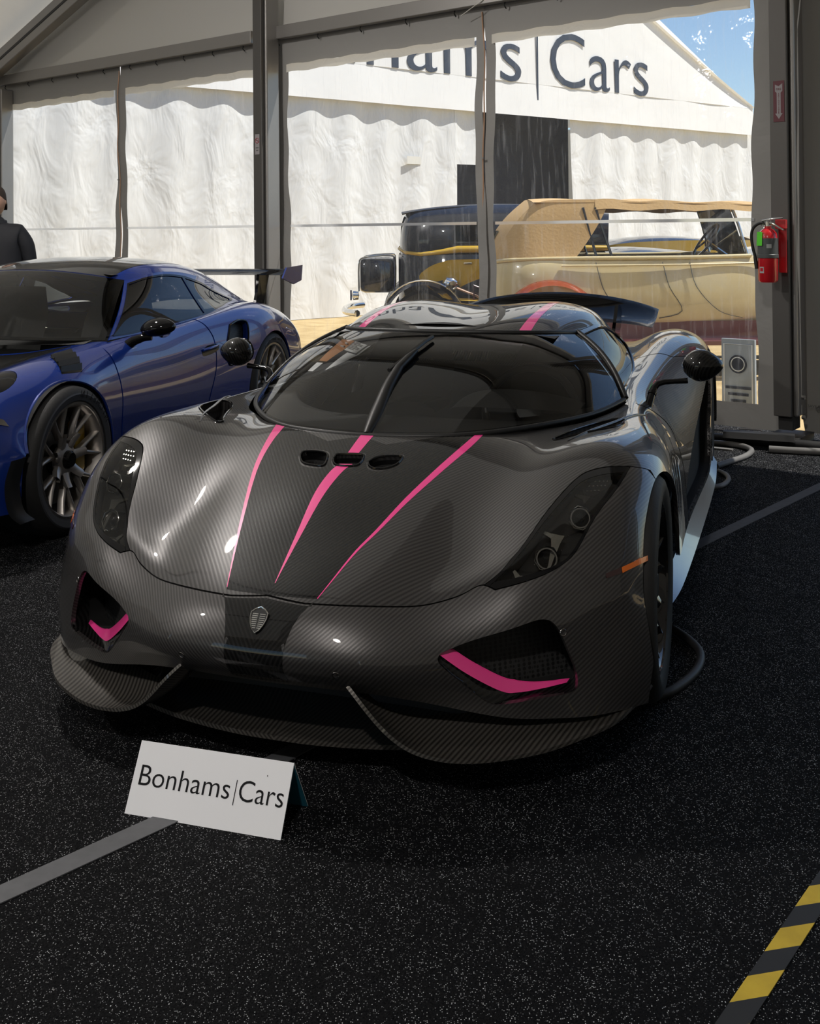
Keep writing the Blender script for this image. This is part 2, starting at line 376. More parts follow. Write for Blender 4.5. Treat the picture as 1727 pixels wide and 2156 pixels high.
def rafter(n, label, grp='rafters of the tent roof'):
    p = RZ(thing('tent_rafter', label, 'rafter', group=grp))
    for s in (-1, 1):
        L = 10.1*math.sqrt(1+SL*SL); q = Euler((0, s*math.atan(SL), 0)).to_matrix()
        box('rafter_beam', (s*5.0, n, PK-5.0*SL-.13), (L, .12, .24), 'aluminium', p, q, .01)
        box('rafter_channel', (s*5.0, n-.062, PK-5.0*SL-.13), (L, .006, .03), 'black_iron', p, q)
    return p
rafter(-.2, 'sloping grey roof rafter rising from the left corner of the tent')
for i, n in enumerate((-5.2, -10.2)): rafter(n, ('sloping roof rafter overhead above the cars', 'sloping roof rafter overhead behind the viewer')[i])
# curtains with clear windows
def curtain(idx, t0, t1, w0, w1, zipper=None, solid=False):
    r = RZ(bpy.data.objects.new('window_%d' % idx, None)); COL.objects.link(r); r['kind'] = 'structure'
    zs = sorted(set(list(np.linspace(.03, .2, 3))+list(np.linspace(.2, 3.0, 57))+list(np.linspace(3.0, 3.27, 4))))
    ts = sorted(set(list(np.linspace(t0, w0, 5))+list(np.linspace(w0, w1, 44))+list(np.linspace(w1, t1, 5))))
    ph = idx*1.7
    def P(t, z):
        k = math.sin((z-.03)/3.2*PI)
        n = .012*math.sin(t*5+ph)+.010*math.sin(t*11+z*2.1+ph)+.006*math.sin(z*9+t*4)
        dt = .018*math.sin(z*2.7+ph)+.006*math.sin(z*11+ph*3)
        e = 1 if (t < w0+.02 or t > w1-.02) else .3
        return (t+dt*e, .0+n*k+.01, z)
    V = [P(t, z) for z in zs for t in ts]; n = len(ts); A = []; B = []; C = []
    for j in range(len(zs)-1):
        for i in range(n-1):
            tc, zc = (ts[i]+ts[i+1])/2, (zs[j]+zs[j+1])/2
            f = (j*n+i, j*n+i+1, (j+1)*n+i+1, (j+1)*n+i)
            (B if (w0 < tc < w1 and .2 < zc < 3.0) else A).append(f)
    mesh('curtain_border', V, A, 'curtain_fabric', r, True)
    mesh('clear_pane', V, B, 'clear_vinyl', r, True)
    # sewn band under the top border and welded seam across the pane
    V2, F2 = grid_vf(lambda a, b: (w0+(w1-w0)*a, -.012, 2.925+.075*b+.006*math.sin(a*37)), 30, 2)
    mesh('top_band', V2, F2, 'band_fabric', r, True)
    V2, F2 = grid_vf(lambda a, b: (w0+(w1-w0)*a, P(w0+(w1-w0)*a, 1.47)[1]-.004, 1.455+.024*b), 40, 1)
    mesh('seam_band', V2, F2, 'seam_vinyl', r, True)
    if zipper is not None:
        tube('zipper', [(zipper+P(zipper+.03, z)[0]-(zipper+.03), P(zipper+.03, z)[1]-.012, z) for z in np.linspace(.05, 3.2, 40)], .006, 'zip_copper', r, 6)
        box('zipper_pull', (zipper, -.02, 2.0), (.03, .01, .012), 'aluminium', r)
    for k in range(5):
        tt = t0+(t1-t0)*(k+.5)/5
        tube('curtain_hook', [(tt, -.03, 3.25), (tt, -.045, 3.21), (tt, -.02, 3.19)], .006, 'black_iron', r, 5)
    return r
curtain(1, -9.75, -7.25, -9.47, -7.35, None)
curtain(2, -7.25, -5.0, -7.14, -5.06, -7.26)
curtain(3, -5.0, -2.40, -4.66, -2.48, None)
curtain(4, -2.40, -.02, -2.31, -.17, -2.41)
# solid panel right of the post, pulled away at its lower corner
V, F = grid_vf(lambda a, b: (.055+.10*(1-b)**6+.40*a, .02+.012*math.sin(a*9)+.01*math.sin(b*9), .04+3.2*b), 12, 24)
pan = RZ(tag(mesh('wall_right_panel', V, F, 'curtain_fabric', None, True), kind='structure'))
curtain(5, .46, 4.95, .62, 4.75)
V, F = grid_vf(lambda a, b: (5.0+5.1*a, .02+.015*math.sin(a*40), .04+3.2*b), 30, 8)
RZ(tag(mesh('wall_end_panel', V, F, 'curtain_fabric', None, True), kind='structure'))
# panel stencil
mat('stencil', (.12, .12, .12), .8)
text('stencil_mark', 'SAVE-IN', .026, 'stencil', pan, Matrix.Translation((.19, -.03, .22)) @ Matrix.Rotation(PI/2, 4, 'X'), .0005)
lathe('grommet', [(.006, 0), (.014, 0), (.014, .004), (.006, .004)], 'aluminium', pan, 14, 'Y', (.255, -.02, .215))
# ---------------------------------------------------------------- dark supercar: body control grid and panel outlines (u across, v from nose to tail)
RG = [
[(2.12,0,0.245),(2.115,0.15,0.245),(2.09,0.29,0.235),(2.03,0.43,0.2),(1.98,0.55,0.165),(1.945,0.64,0.15),(1.905,0.72,0.145),(1.86,0.8,0.14),(1.76,0.885,0.13),(1.66,0.945,0.12)],
[(2.188,0,0.325),(2.18,0.15,0.325),(2.148,0.29,0.315),(2.07,0.43,0.295),(2,0.55,0.28),(1.955,0.64,0.27),(1.905,0.715,0.26),(1.852,0.79,0.25),(1.77,0.885,0.23),(1.66,0.95,0.19)],
[(2.168,0,0.395),(2.158,0.15,0.395),(2.122,0.29,0.385),(2.045,0.43,0.375),(1.985,0.55,0.385),(1.945,0.64,0.39),(1.893,0.715,0.39),(1.842,0.79,0.35),(1.76,0.885,0.32),(1.655,0.955,0.26)],
[(2.11,0,0.457),(2.1,0.14,0.457),(2.06,0.27,0.452),(1.992,0.4,0.447),(1.925,0.535,0.47),(1.905,0.62,0.475),(1.865,0.7,0.48),(1.815,0.8,0.45),(1.735,0.885,0.41),(1.64,0.958,0.33)],
[(1.91,0,0.557),(1.905,0.18,0.553),(1.89,0.31,0.535),(1.86,0.45,0.505),(1.835,0.59,0.534),(1.815,0.675,0.54),(1.775,0.752,0.55),(1.72,0.85,0.53),(1.64,0.92,0.475),(1.56,0.965,0.36)],
[(1.72,0,0.648),(1.72,0.21,0.628),(1.715,0.33,0.605),(1.715,0.46,0.578),(1.715,0.645,0.607),(1.7,0.73,0.618),(1.67,0.8,0.63),(1.61,0.885,0.605),(1.54,0.938,0.52),(1.48,0.972,0.38)],
[(1.5,0,0.72),(1.5,0.22,0.708),(1.5,0.35,0.69),(1.5,0.5,0.675),(1.5,0.65,0.703),(1.49,0.765,0.712),(1.47,0.85,0.706),(1.46,0.915,0.66),(1.44,0.957,0.55),(1.4,0.978,0.38)],
[(1.33,0,0.765),(1.32,0.22,0.759),(1.31,0.36,0.745),(1.31,0.52,0.722),(1.32,0.66,0.745),(1.33,0.765,0.758),(1.33,0.845,0.745),(1.31,0.925,0.69),(1.3,0.97,0.57),(1.29,0.98,0.38)],
[(1,0,0.76),(1,0.22,0.758),(1,0.36,0.752),(1,0.52,0.742),(1,0.64,0.742),(1,0.74,0.752),(1,0.83,0.752),(1,0.92,0.69),(1,0.962,0.55),(1,0.97,0.3)],
[(0.6,0,0.76),(0.6,0.22,0.76),(0.6,0.36,0.757),(0.6,0.52,0.75),(0.6,0.64,0.748),(0.6,0.73,0.752),(0.6,0.8,0.748),(0.6,0.89,0.66),(0.6,0.938,0.5),(0.6,0.955,0.22)],
[(0.2,0,0.78),(0.2,0.22,0.78),(0.2,0.36,0.775),(0.2,0.52,0.77),(0.2,0.64,0.765),(0.2,0.72,0.765),(0.2,0.79,0.75),(0.2,0.88,0.64),(0.2,0.93,0.48),(0.2,0.955,0.2)],
[(-0.3,0,0.8),(-0.3,0.22,0.8),(-0.3,0.36,0.795),(-0.3,0.5,0.785),(-0.3,0.62,0.78),(-0.3,0.72,0.79),(-0.3,0.8,0.785),(-0.3,0.9,0.68),(-0.3,0.95,0.5),(-0.3,0.98,0.2)],
[(-0.8,0,0.82),(-0.8,0.22,0.82),(-0.8,0.36,0.81),(-0.8,0.5,0.79),(-0.8,0.61,0.79),(-0.8,0.71,0.825),(-0.8,0.81,0.84),(-0.8,0.93,0.76),(-0.8,0.985,0.55),(-0.8,1,0.2)],
[(-1.33,0,0.8),(-1.33,0.22,0.8),(-1.33,0.36,0.785),(-1.33,0.5,0.775),(-1.33,0.61,0.8),(-1.33,0.71,0.845),(-1.33,0.82,0.855),(-1.33,0.945,0.79),(-1.33,1.005,0.6),(-1.33,1.01,0.25)],
[(-1.8,0,0.74),(-1.8,0.22,0.74),(-1.8,0.36,0.735),(-1.8,0.5,0.74),(-1.8,0.6,0.76),(-1.8,0.7,0.8),(-1.8,0.8,0.81),(-1.8,0.92,0.74),(-1.8,0.98,0.55),(-1.8,0.985,0.27)],
[(-2.2,0,0.66),(-2.2,0.2,0.66),(-2.2,0.33,0.66),(-2.2,0.46,0.67),(-2.2,0.56,0.69),(-2.2,0.65,0.72),(-2.2,0.74,0.72),(-2.18,0.84,0.66),(-2.15,0.9,0.5),(-2.15,0.9,0.32)],
]
RB = {
'hood_front':[[0.0,0.0977],[0.1087,0.0941],[0.1205,0.0941],[0.1365,0.094],[0.1546,0.0939],[0.1735,0.0938],[0.1939,0.0937],[0.2163,0.0937],[0.2397,0.0937],[0.2631,0.0938],[0.2865,0.094],[0.3103,0.0939],[0.3331,0.0936],[0.3535,0.0933],[0.3717,0.0932],[0.3884,0.0934],[0.4033,0.0938],[0.4164,0.0944],[0.4272,0.0954],[0.4361,0.097],[0.4433,0.0988],[0.4493,0.1001],[0.4543,0.1009],[0.458,0.1012],[0.4606,0.1012],[0.4626,0.1013]],
'hl_in':[[0.4666,0.1009],[0.4724,0.1039],[0.4794,0.1088],[0.4829,0.1148],[0.4812,0.1213],[0.4762,0.1287],[0.471,0.1361],[0.4687,0.142],[0.4676,0.1475],[0.4664,0.1546],[0.4656,0.1643],[0.4675,0.1748],[0.4727,0.184],[0.4804,0.1918],[0.4899,0.1991],[0.5001,0.2058],[0.5102,0.2119],[0.52,0.2176],[0.5296,0.2223],[0.5394,0.2256],[0.5495,0.2277],[0.56,0.2295],[0.5708,0.231],[0.5822,0.2322],[0.5952,0.2333],[0.6126,0.2345],[0.6323,0.2365],[0.6472,0.2389]],
'hl_out':[[0.6472,0.2389],[0.6445,0.23],[0.6439,0.2191],[0.6441,0.2082],[0.642,0.1976],[0.638,0.1868],[0.6344,0.1758],[0.6333,0.1629],[0.6347,0.1488],[0.638,0.1365],[0.6397,0.1288],[0.6387,0.1242],[0.6353,0.1199],[0.6296,0.1151],[0.6207,0.1109],[0.6089,0.1075],[0.5937,0.1051],[0.5758,0.1032],[0.5568,0.1014],[0.535,0.099],[0.5127,0.0966],[0.4974,0.0951],[0.4666,0.1009]],
'shut':[[0.6477,0.2391],[0.6749,0.2441],[0.7188,0.257],[0.7764,0.2793]],
'arch_f':[[1.0,0.0234],[0.9943,0.0382],[0.9774,0.0506],[0.9637,0.0624],[0.9541,0.0741],[0.9445,0.0863],[0.9274,0.0991],[0.9001,0.1121],[0.869,0.125],[0.8396,0.1382],[0.8163,0.1516],[0.7994,0.1649],[0.7869,0.1785],[0.7761,0.1928],[0.7658,0.2067],[0.7566,0.2196],[0.75,0.2315],[0.747,0.2429],[0.7473,0.2539],[0.7503,0.2645],[0.7557,0.2744],[0.763,0.2837],[0.7723,0.2925],[0.7834,0.3008],[0.7963,0.3086],[0.8107,0.316],[0.8262,0.3228],[0.8426,0.329],[0.8597,0.3346],[0.8773,0.3394],[0.8954,0.3436],[0.9139,0.347],[0.9327,0.3496],[0.9519,0.3514],[0.9715,0.3524],[0.9915,0.3526],[1.0,0.3539],[1.0,0.3539],[1.0,0.3539],[1.0,0.3523]],
'arch_r':[[1.0,0.7462],[0.9902,0.7437],[0.9738,0.7419],[0.9572,0.7408],[0.9404,0.7405],[0.9236,0.7411],[0.907,0.7424],[0.8907,0.7445],[0.8748,0.7474],[0.8593,0.751],[0.8445,0.7554],[0.8304,0.7603],[0.8171,0.7659],[0.8046,0.772],[0.793,0.7785],[0.7826,0.7855],[0.7736,0.7929],[0.7661,0.8005],[0.7606,0.8083],[0.7573,0.8163],[0.7565,0.8243],[0.7581,0.8323],[0.7623,0.8403],[0.7687,0.848],[0.777,0.8555],[0.7871,0.8626],[0.7986,0.8694],[0.8115,0.8757],[0.8256,0.8814],[0.8409,0.8866],[0.8574,0.8912],[0.875,0.895],[0.8937,0.8981],[0.9133,0.9004],[0.9336,0.9019],[0.9543,0.9025],[0.975,0.9022],[0.9953,0.9011],[1.0,0.8982],[1.0,0.8948]],
'ws':[[0.0006,0.2597],[0.0923,0.2641],[0.2258,0.279],[0.2991,0.3021],[0.3716,0.3313],[0.463,0.3598],[0.5175,0.3902],[0.5601,0.4223],[0.5848,0.4548]],
'st_r':[[0.1342,0.0982],[0.136,0.1006],[0.138,0.104],[0.1398,0.108],[0.141,0.1121],[0.1415,0.1165],[0.1415,0.1215],[0.1414,0.1267],[0.1418,0.1317],[0.1431,0.1363],[0.1453,0.1407],[0.1478,0.1456],[0.1503,0.1515],[0.1528,0.1589],[0.1557,0.1674],[0.1596,0.1767],[0.1649,0.1862],[0.1722,0.1958],[0.1813,0.206],[0.1912,0.2161],[0.2009,0.2259],[0.2102,0.2353],[0.219,0.2446],[0.2266,0.2536],[0.2325,0.2618],[0.2366,0.2691],[0.2395,0.2754],[0.2414,0.2806],[0.2425,0.2847]],
'st_r2':[[0.1363,0.0982],[0.1383,0.1006],[0.1405,0.104],[0.1425,0.1078],[0.1441,0.1118],[0.1452,0.1162],[0.1458,0.1211],[0.1464,0.1262],[0.1474,0.1311],[0.1493,0.1356],[0.1519,0.14],[0.155,0.1448],[0.1583,0.1506],[0.1616,0.1576],[0.1655,0.1657],[0.1705,0.1746],[0.1771,0.1837],[0.1857,0.1932],[0.1962,0.2032],[0.2074,0.2133],[0.2181,0.223],[0.2281,0.2324],[0.2374,0.2418],[0.2454,0.251],[0.2513,0.2598],[0.2551,0.268],[0.2573,0.2758],[0.2583,0.2828],[0.2586,0.2884]],
'st_l':[[-0.1271,0.0997],[-0.1296,0.1031],[-0.1329,0.1078],[-0.1362,0.1133],[-0.1393,0.1191],[-0.1424,0.1253],[-0.1457,0.1323],[-0.1496,0.1406],[-0.1545,0.1504],[-0.1621,0.1629],[-0.1739,0.178],[-0.1886,0.1933],[-0.202,0.2069],[-0.2111,0.2179],[-0.217,0.2274],[-0.2212,0.2361],[-0.2252,0.245],[-0.2298,0.255],[-0.2351,0.2659],[-0.2423,0.2773],[-0.2513,0.2879]],
'st_l2':[[-0.1255,0.0998],[-0.1276,0.1032],[-0.1302,0.1079],[-0.1328,0.1134],[-0.1352,0.1192],[-0.1375,0.1254],[-0.14,0.1324],[-0.1429,0.1406],[-0.1468,0.1504],[-0.1531,0.1628],[-0.1632,0.1777],[-0.1759,0.1928],[-0.1875,0.2062],[-0.1953,0.2172],[-0.2001,0.2267],[-0.2028,0.2353],[-0.2048,0.2441],[-0.2062,0.2537],[-0.2071,0.264],[-0.2096,0.2744],[-0.2142,0.2834]],
'st_c':[[0.0027,0.1065],[-0.0075,0.1368],[-0.0142,0.1749],[-0.0107,0.2015],[-0.0023,0.2117],[-0.0027,0.2258],[-0.002,0.2595]],
'st_c2':[[0.0043,0.1065],[0.0032,0.135],[0.005,0.1716],[0.0122,0.2013],[0.0213,0.2127],[0.0181,0.2269],[0.0245,0.261]],
'band':[[0.1341,0.0979],[0.1078,0.0815],[0.0814,0.0538],[0.0637,0.0128]],
'band_l':[[-0.119,0.0945],[-0.0879,0.0591],[-0.0947,0.0229]],
'intake':[[0.3818,0.0529],[0.4261,0.0583],[0.5031,0.0631],[0.5759,0.0673],[0.616,0.0675],[0.6416,0.0633],[0.6704,0.0528],[0.7001,0.0398],[0.7062,0.028],[0.6875,0.0225],[0.6144,0.02],[0.5361,0.0152],[0.4873,0.0129],[0.4436,0.0226],[0.3812,0.0443]],
'marker':[[0.7687,0.1264],[0.8411,0.1554],[0.8508,0.1511],[0.7826,0.1209]],
'marker_d':[[0.7392,0.1163],[0.7687,0.1264],[0.7826,0.1209],[0.7491,0.1119]],
'sens_o':[[0.6603,0.0604]],
'sens_i':[[0.1933,0.0284]],
'vents':[[[-0.0976,0.2239],[-0.0955,0.2287],[-0.0698,0.2291],[-0.0458,0.2263],[-0.0363,0.2207],[-0.0309,0.21],[-0.0402,0.208],[-0.07,0.2109],[-0.0858,0.2158]],[[-0.0208,0.2168],[-0.0221,0.2238],[-0.0123,0.2255],[0.0262,0.2268],[0.0335,0.2231],[0.0343,0.2143],[0.026,0.2104],[0.0023,0.2089],[-0.012,0.211]],[[0.0483,0.2175],[0.0553,0.2242],[0.071,0.2283],[0.1017,0.2311],[0.1083,0.2285],[0.1042,0.2197],[0.0859,0.2129],[0.0664,0.2108],[0.0548,0.2128]]],
'door_f':[[0.6326,0.4444],[0.6812,0.4679],[0.7222,0.4911],[0.7558,0.5016],[0.7921,0.5026],[0.8232,0.5088],[0.8708,0.5166]],
'chr1':[[0.5719,0.2035],[0.5296,0.2073],[0.5264,0.2055],[0.5528,0.2017],[0.5633,0.1965]],
'chr2':[[0.5587,0.1651],[0.5049,0.1701],[0.4835,0.1732],[0.4823,0.1709],[0.5179,0.1639],[0.5362,0.1558],[0.5545,0.1453],[0.5884,0.1262],[0.6068,0.1126],[0.6117,0.1162],[0.5824,0.1369],[0.5627,0.1558]],
'chr3':[[0.6066,0.1116],[0.5678,0.1136],[0.5346,0.1159],[0.5028,0.1241],[0.5024,0.1216],[0.5319,0.1112],[0.5473,0.1049],[0.5774,0.1075]],
'ind':[[0.6088,0.2226],[0.5793,0.2248],[0.5557,0.2204],[0.5411,0.2133],[0.5542,0.2073],[0.5801,0.2062],[0.6024,0.2128]],
'studs':[[0.5832,0.2021],[0.5763,0.1975],[0.5786,0.187],[0.5749,0.1738],[0.5774,0.162],[0.5883,0.1442],[0.5987,0.1314],[0.6109,0.1192],[0.5735,0.1241],[0.5446,0.1297]],
}
PAPERS = {'brown': [(-0.4551, 0.8547), (-0.3852, 0.8563), (-0.3337, 0.8395), (-0.3345, 0.7017), (-0.3676, 0.5485), (-0.4281, 0.5487), (-0.4333, 0.7358)], 'white': [(-0.3292, 0.8401), (-0.2668, 0.8029), (-0.2394, 0.7884), (-0.25, 0.6758), (-0.2511, 0.6658), (-0.3316, 0.7021)], 'sheet_reflection': [(-0.2281, 0.8016), (-0.2406, 0.664), (-0.2921, 0.5497), (-0.346, 0.4707), (-0.309, 0.6913), (-0.2511, 0.6658), (-0.2394, 0.7884)], 'lilac': [(-0.3835, 0.5305), (-0.4079, 0.4377), (-0.4462, 0.4329), (-0.4316, 0.5283)]}
# ---------------------------------------------------------------- dark supercar: materials
def carbon(name, c1, c2, pitch=.0125, rough=.40, metal=.55, bump=.06, coat=1., amp=1., w=(.15, -1.), spec=.5):
    m = bpy.data.materials.new(name); m.use_nodes = True; MATS[name] = m; n = m.node_tree.nodes; l = m.node_tree.links; p = n['Principled BSDF']
    tc = n.new('ShaderNodeTexCoord'); sx = n.new('ShaderNodeSeparateXYZ'); l.new(tc.outputs['Object'], sx.inputs[0])
    def M(op, a, b=None):
        k = n.new('ShaderNodeMath'); k.operation = op
        for i, q in enumerate((a, b)):
            if q is None: continue
            if isinstance(q, (int, float)): k.inputs[i].default_value = q
            else: l.new(q, k.inputs[i])
        return k.outputs[0]
    ph = M('ADD', M('ADD', M('MULTIPLY', sx.outputs[0], w[0]), M('ABSOLUTE', sx.outputs[1])), M('MULTIPLY', sx.outputs[2], w[1]))
    s = M('SINE', M('MULTIPLY', ph, 2*PI/pitch)); f = M('MULTIPLY_ADD', s, .5); f.node.inputs[2].default_value = .5
    # tow breaks across the twill
    ph2 = M('ADD', M('SUBTRACT', sx.outputs[0], M('ABSOLUTE', sx.outputs[1])), sx.outputs[2])
    s2 = M('SINE', M('MULTIPLY', ph2, 2*PI/(pitch*.5))); f2 = M('MULTIPLY_ADD', s2, .04*amp); l.new(f, f2.node.inputs[2])
    mx = n.new('ShaderNodeMix'); mx.data_type = 'RGBA'; mx.inputs[6].default_value = (*c1, 1); mx.inputs[7].default_value = (*c2, 1)
    l.new(f2, mx.inputs[0]); l.new(mx.outputs[2], p.inputs['Base Color'])
    b = n.new('ShaderNodeBump'); b.inputs['Strength'].default_value = bump; b.inputs['Distance'].default_value = .0022; l.new(f, b.inputs['Height']); l.new(b.outputs[0], p.inputs['Normal'])
    p.inputs['Specular IOR Level'].default_value = spec; p.inputs['Roughness'].default_value = rough; p.inputs['Metallic'].default_value = metal; p.inputs['Coat Weight'].default_value = coat; p.inputs['Coat Roughness'].default_value = .015; p.inputs['Coat IOR'].default_value = 1.45
    return m
carbon('carbon', (.030, .0283, .0280), (.078, .0735, .0722))
carbon('carbon_hood', (.024, .0228, .0226), (.064, .0607, .0600), w=(.8, 0.))
carbon('carbon_black', (.0025, .0025, .0025), (.011, .0108, .0108), metal=.15, spec=.06, w=(.5, -.5))
carbon('carbon_wing', (.026, .023, .020), (.12, .112, .10), rough=.38, pitch=.0135)
mat('pink', (.90, .050, .29), .35, coat=1)
mat('gloss_black', (.004, .004, .0045), .06, spec=.45)
mat('satin_black', (.012, .012, .012), .45)
mat('void_black', (.003, .003, .003), .8)
mat('rubber', (.014, .014, .014), .65, bump=(60, .1))
mat('chrome', (.75, .74, .72), .08, metal=1)
mat('dark_chrome', (.38, .37, .36), .18, metal=1)
mat('reflector', (.65, .64, .60), .22, metal=1)
mat('housing', (.014, .0135, .013), .35)
mat('amber', (.75, .16, .015), .25, coat=1)
mat('amber_dark', (.035, .012, .012), .3, coat=1)
mat('sill_reflection', (.10, .10, .105), .2, metal=.7, coat=1)  # bright window reflections on the carbon sill put into a metallic grey
mat('dash', (.022, .0215, .021), .7, bump=(90, .15))
mat('seat', (.045, .044, .043), .6, bump=(40, .1))
mat('brake', (.10, .10, .10), .45, metal=.8)
mat('paper_white', (.92, .91, .93), .7)
mat('paper_brown', (.50, .21, .075), .6)
mat('print_grey', (.30, .29, .30), .8)
mat('lens_glass', (.9, .9, .9), .02, trans=1, ior=1.5)
def thin_glass(name, tint, refl=1.5, base=.0, rough=.01):
    m = bpy.data.materials.new(name); m.use_nodes = True; MATS[name] = m; n = m.node_tree.nodes; l = m.node_tree.links; n.remove(n['Principled BSDF'])
    tp = n.new('ShaderNodeBsdfTransparent'); tp.inputs[0].default_value = (*tint, 1); gl = n.new('ShaderNodeBsdfGlossy'); gl.inputs['Roughness'].default_value = rough
    fr = n.new('ShaderNodeFresnel'); fr.inputs[0].default_value = refl; ad = n.new('ShaderNodeMath'); ad.operation = 'ADD'; ad.use_clamp = True; ad.inputs[1].default_value = base; l.new(fr.outputs[0], ad.inputs[0])
    mx = n.new('ShaderNodeMixShader'); l.new(ad.outputs[0], mx.inputs[0]); l.new(tp.outputs[0], mx.inputs[1]); l.new(gl.outputs[0], mx.inputs[2]); l.new(mx.outputs[0], n['Material Output'].inputs[0]); return m
thin_glass('lamp_glass', (.80, .80, .78), 1.5)
thin_glass('wind_glass', (.92, .94, .93), 1.52, .01)
thin_glass('side_glass', (.07, .07, .075), 1.25, 0)
def mesh_mat(name, a, b, sc):
    m = bpy.data.materials.new(name); m.use_nodes = True; MATS[name] = m; n = m.node_tree.nodes; l = m.node_tree.links; p = n['Principled BSDF']
    tc = n.new('ShaderNodeTexCoord'); v = n.new('ShaderNodeTexVoronoi'); v.inputs['Scale'].default_value = sc; v.inputs['Randomness'].default_value = .0; l.new(tc.outputs['Object'], v.inputs[0])
    r = n.new('ShaderNodeMapRange'); r.inputs[1].default_value = .38; r.inputs[2].default_value = .5; l.new(v.outputs['Distance'], r.inputs[0])
    mx = n.new('ShaderNodeMix'); mx.data_type = 'RGBA'; mx.inputs[6].default_value = (*a, 1); mx.inputs[7].default_value = (*b, 1); l.new(r.outputs[0], mx.inputs[0]); l.new(mx.outputs[2], p.inputs['Base Color']); p.inputs['Roughness'].default_value = .5
mesh_mat('mesh_black', (.002, .002, .002), (.02, .02, .02), 90)
# ---------------------------------------------------------------- dark supercar: body
RY = -.315
car = thing('supercar', 'dark grey carbon fibre supercar with pink stripes in the centre', 'car', (.27, 4.779, 0), RY-PI/2)
S1 = Surf(RG)
def inset(poly, d):
    P = np.asarray(poly, float); n = len(P); a = 0
    for i in range(n): a += P[i, 0]*P[(i+1) % n, 1]-P[(i+1) % n, 0]*P[i, 1]
    s = 1 if a > 0 else -1; Q = []
    for i in range(n):
        e1 = P[i]-P[i-1]; e2 = P[(i+1) % n]-P[i]
        n1 = np.array([-e1[1], e1[0]])/max(np.linalg.norm(e1), 1e-9); n2 = np.array([-e2[1], e2[0]])/max(np.linalg.norm(e2), 1e-9)
        b = n1+n2; L = np.linalg.norm(b); b = b/L if L > .3 else n1
        Q.append(P[i]+s*b*d/max(.5, b@n1))
    return [tuple(q) for q in Q]
def smooth_open(p, n=5): return [tuple(q) for q in crom(p, n)]
hf = [tuple(q) for q in RB['hood_front']]; hi = [tuple(q) for q in RB['hl_in']]; ho = [tuple(q) for q in RB['hl_out']]
sh = smooth_open(RB['shut'][:3], 3); af = [tuple(q) for q in RB['arch_f']]; wsb = smooth_open(RB['ws'], 4); df = smooth_open(RB['door_f'], 4)
ka = min(range(len(af)), key=lambda i: (af[i][0]-sh[-1][0])**2*4+(af[i][1]-sh[-1][1]-.004)**2)
bot = .985
arch_back = [q for q in af[ka:] if q[0] < bot]
# clamshell hood with both front fenders
right = hf[:-1]+hi+sh[1:]+arch_back+[(bot, arch_back[-1][1]+.01), (bot, df[-1][1]-.002)]+[(u, v-.0012) for u, v in df[::-1]]+wsb[::-1]
right[0] = (0., right[0][1])
half = [(max(u, 0), v) for u, v in right]
vents = [smooth_open(v+[v[0]], 3)[:-1] for v in [[tuple(q) for q in w] for w in RB['vents']]]
stC = [tuple(q) for q in RB['st_c']]; stC2 = [tuple(q) for q in RB['st_c2']]
scoop = smooth_open([(.4196, .2974), (.4851, .3375), (.5335, .3622), (.5695, .3712), (.598, .366), (.5886, .338), (.525, .316), (.4658, .3015), (.4279, .2934), (.4196, .2974)], 4)[:-1]
hood_poly = inset(half+[(-u, v) for u, v in half[::-1] if u > 1e-4], .0007)
hood = trim_part('hood', S1, hood_poly, vents+[scoop, flipu(scoop)[::-1]], 'carbon_hood', car, 130, 110, .014)
# painted stripes and the blacker centre field
def strip(name, a, b, m, parent, off=.0006, n=5, nu=10, nv=60, S=S1):
    a = smooth_open(a, n); b = smooth_open(b, n); return trim_part(name, S, list(a)+list(b[::-1]), (), m, parent, nu, nv, 0, off, .008)
def cut(p, v0): return [q for q in p if q[1] < v0]
stl, stl2, str1, str2 = ([tuple(q) for q in RB[k]] for k in ('st_l', 'st_l2', 'st_r', 'st_r2'))
strip('pink_stripe', stl, stl2, 'pink', hood, n=1); strip('pink_stripe', str1, str2, 'pink', hood, n=1)
strip('pink_stripe', stC[:5], stC2[:5], 'pink', hood); strip('pink_stripe', stC[5:], stC2[5:], 'pink', hood)
fl = stl2; fr = str1
vlo = float(np.interp(.06, [q[0] for q in hf], [q[1] for q in hf]))+.0025
fieldp = [(fl[0][0], vlo)]+[q for q in fl if q[1] > vlo+.001]+[(-.06, wsb[2][1]-.0155), (0, wsb[0][1]-.004), (.06, wsb[2][1]-.0155)]+[q for q in fr[::-1] if q[1] > vlo+.001]+[(fr[0][0], vlo)]
trim_part('centre_field', S1, fieldp, [inset(v, -.003) for v in vents], 'carbon_black', hood, 36, 50, 0, .0003)
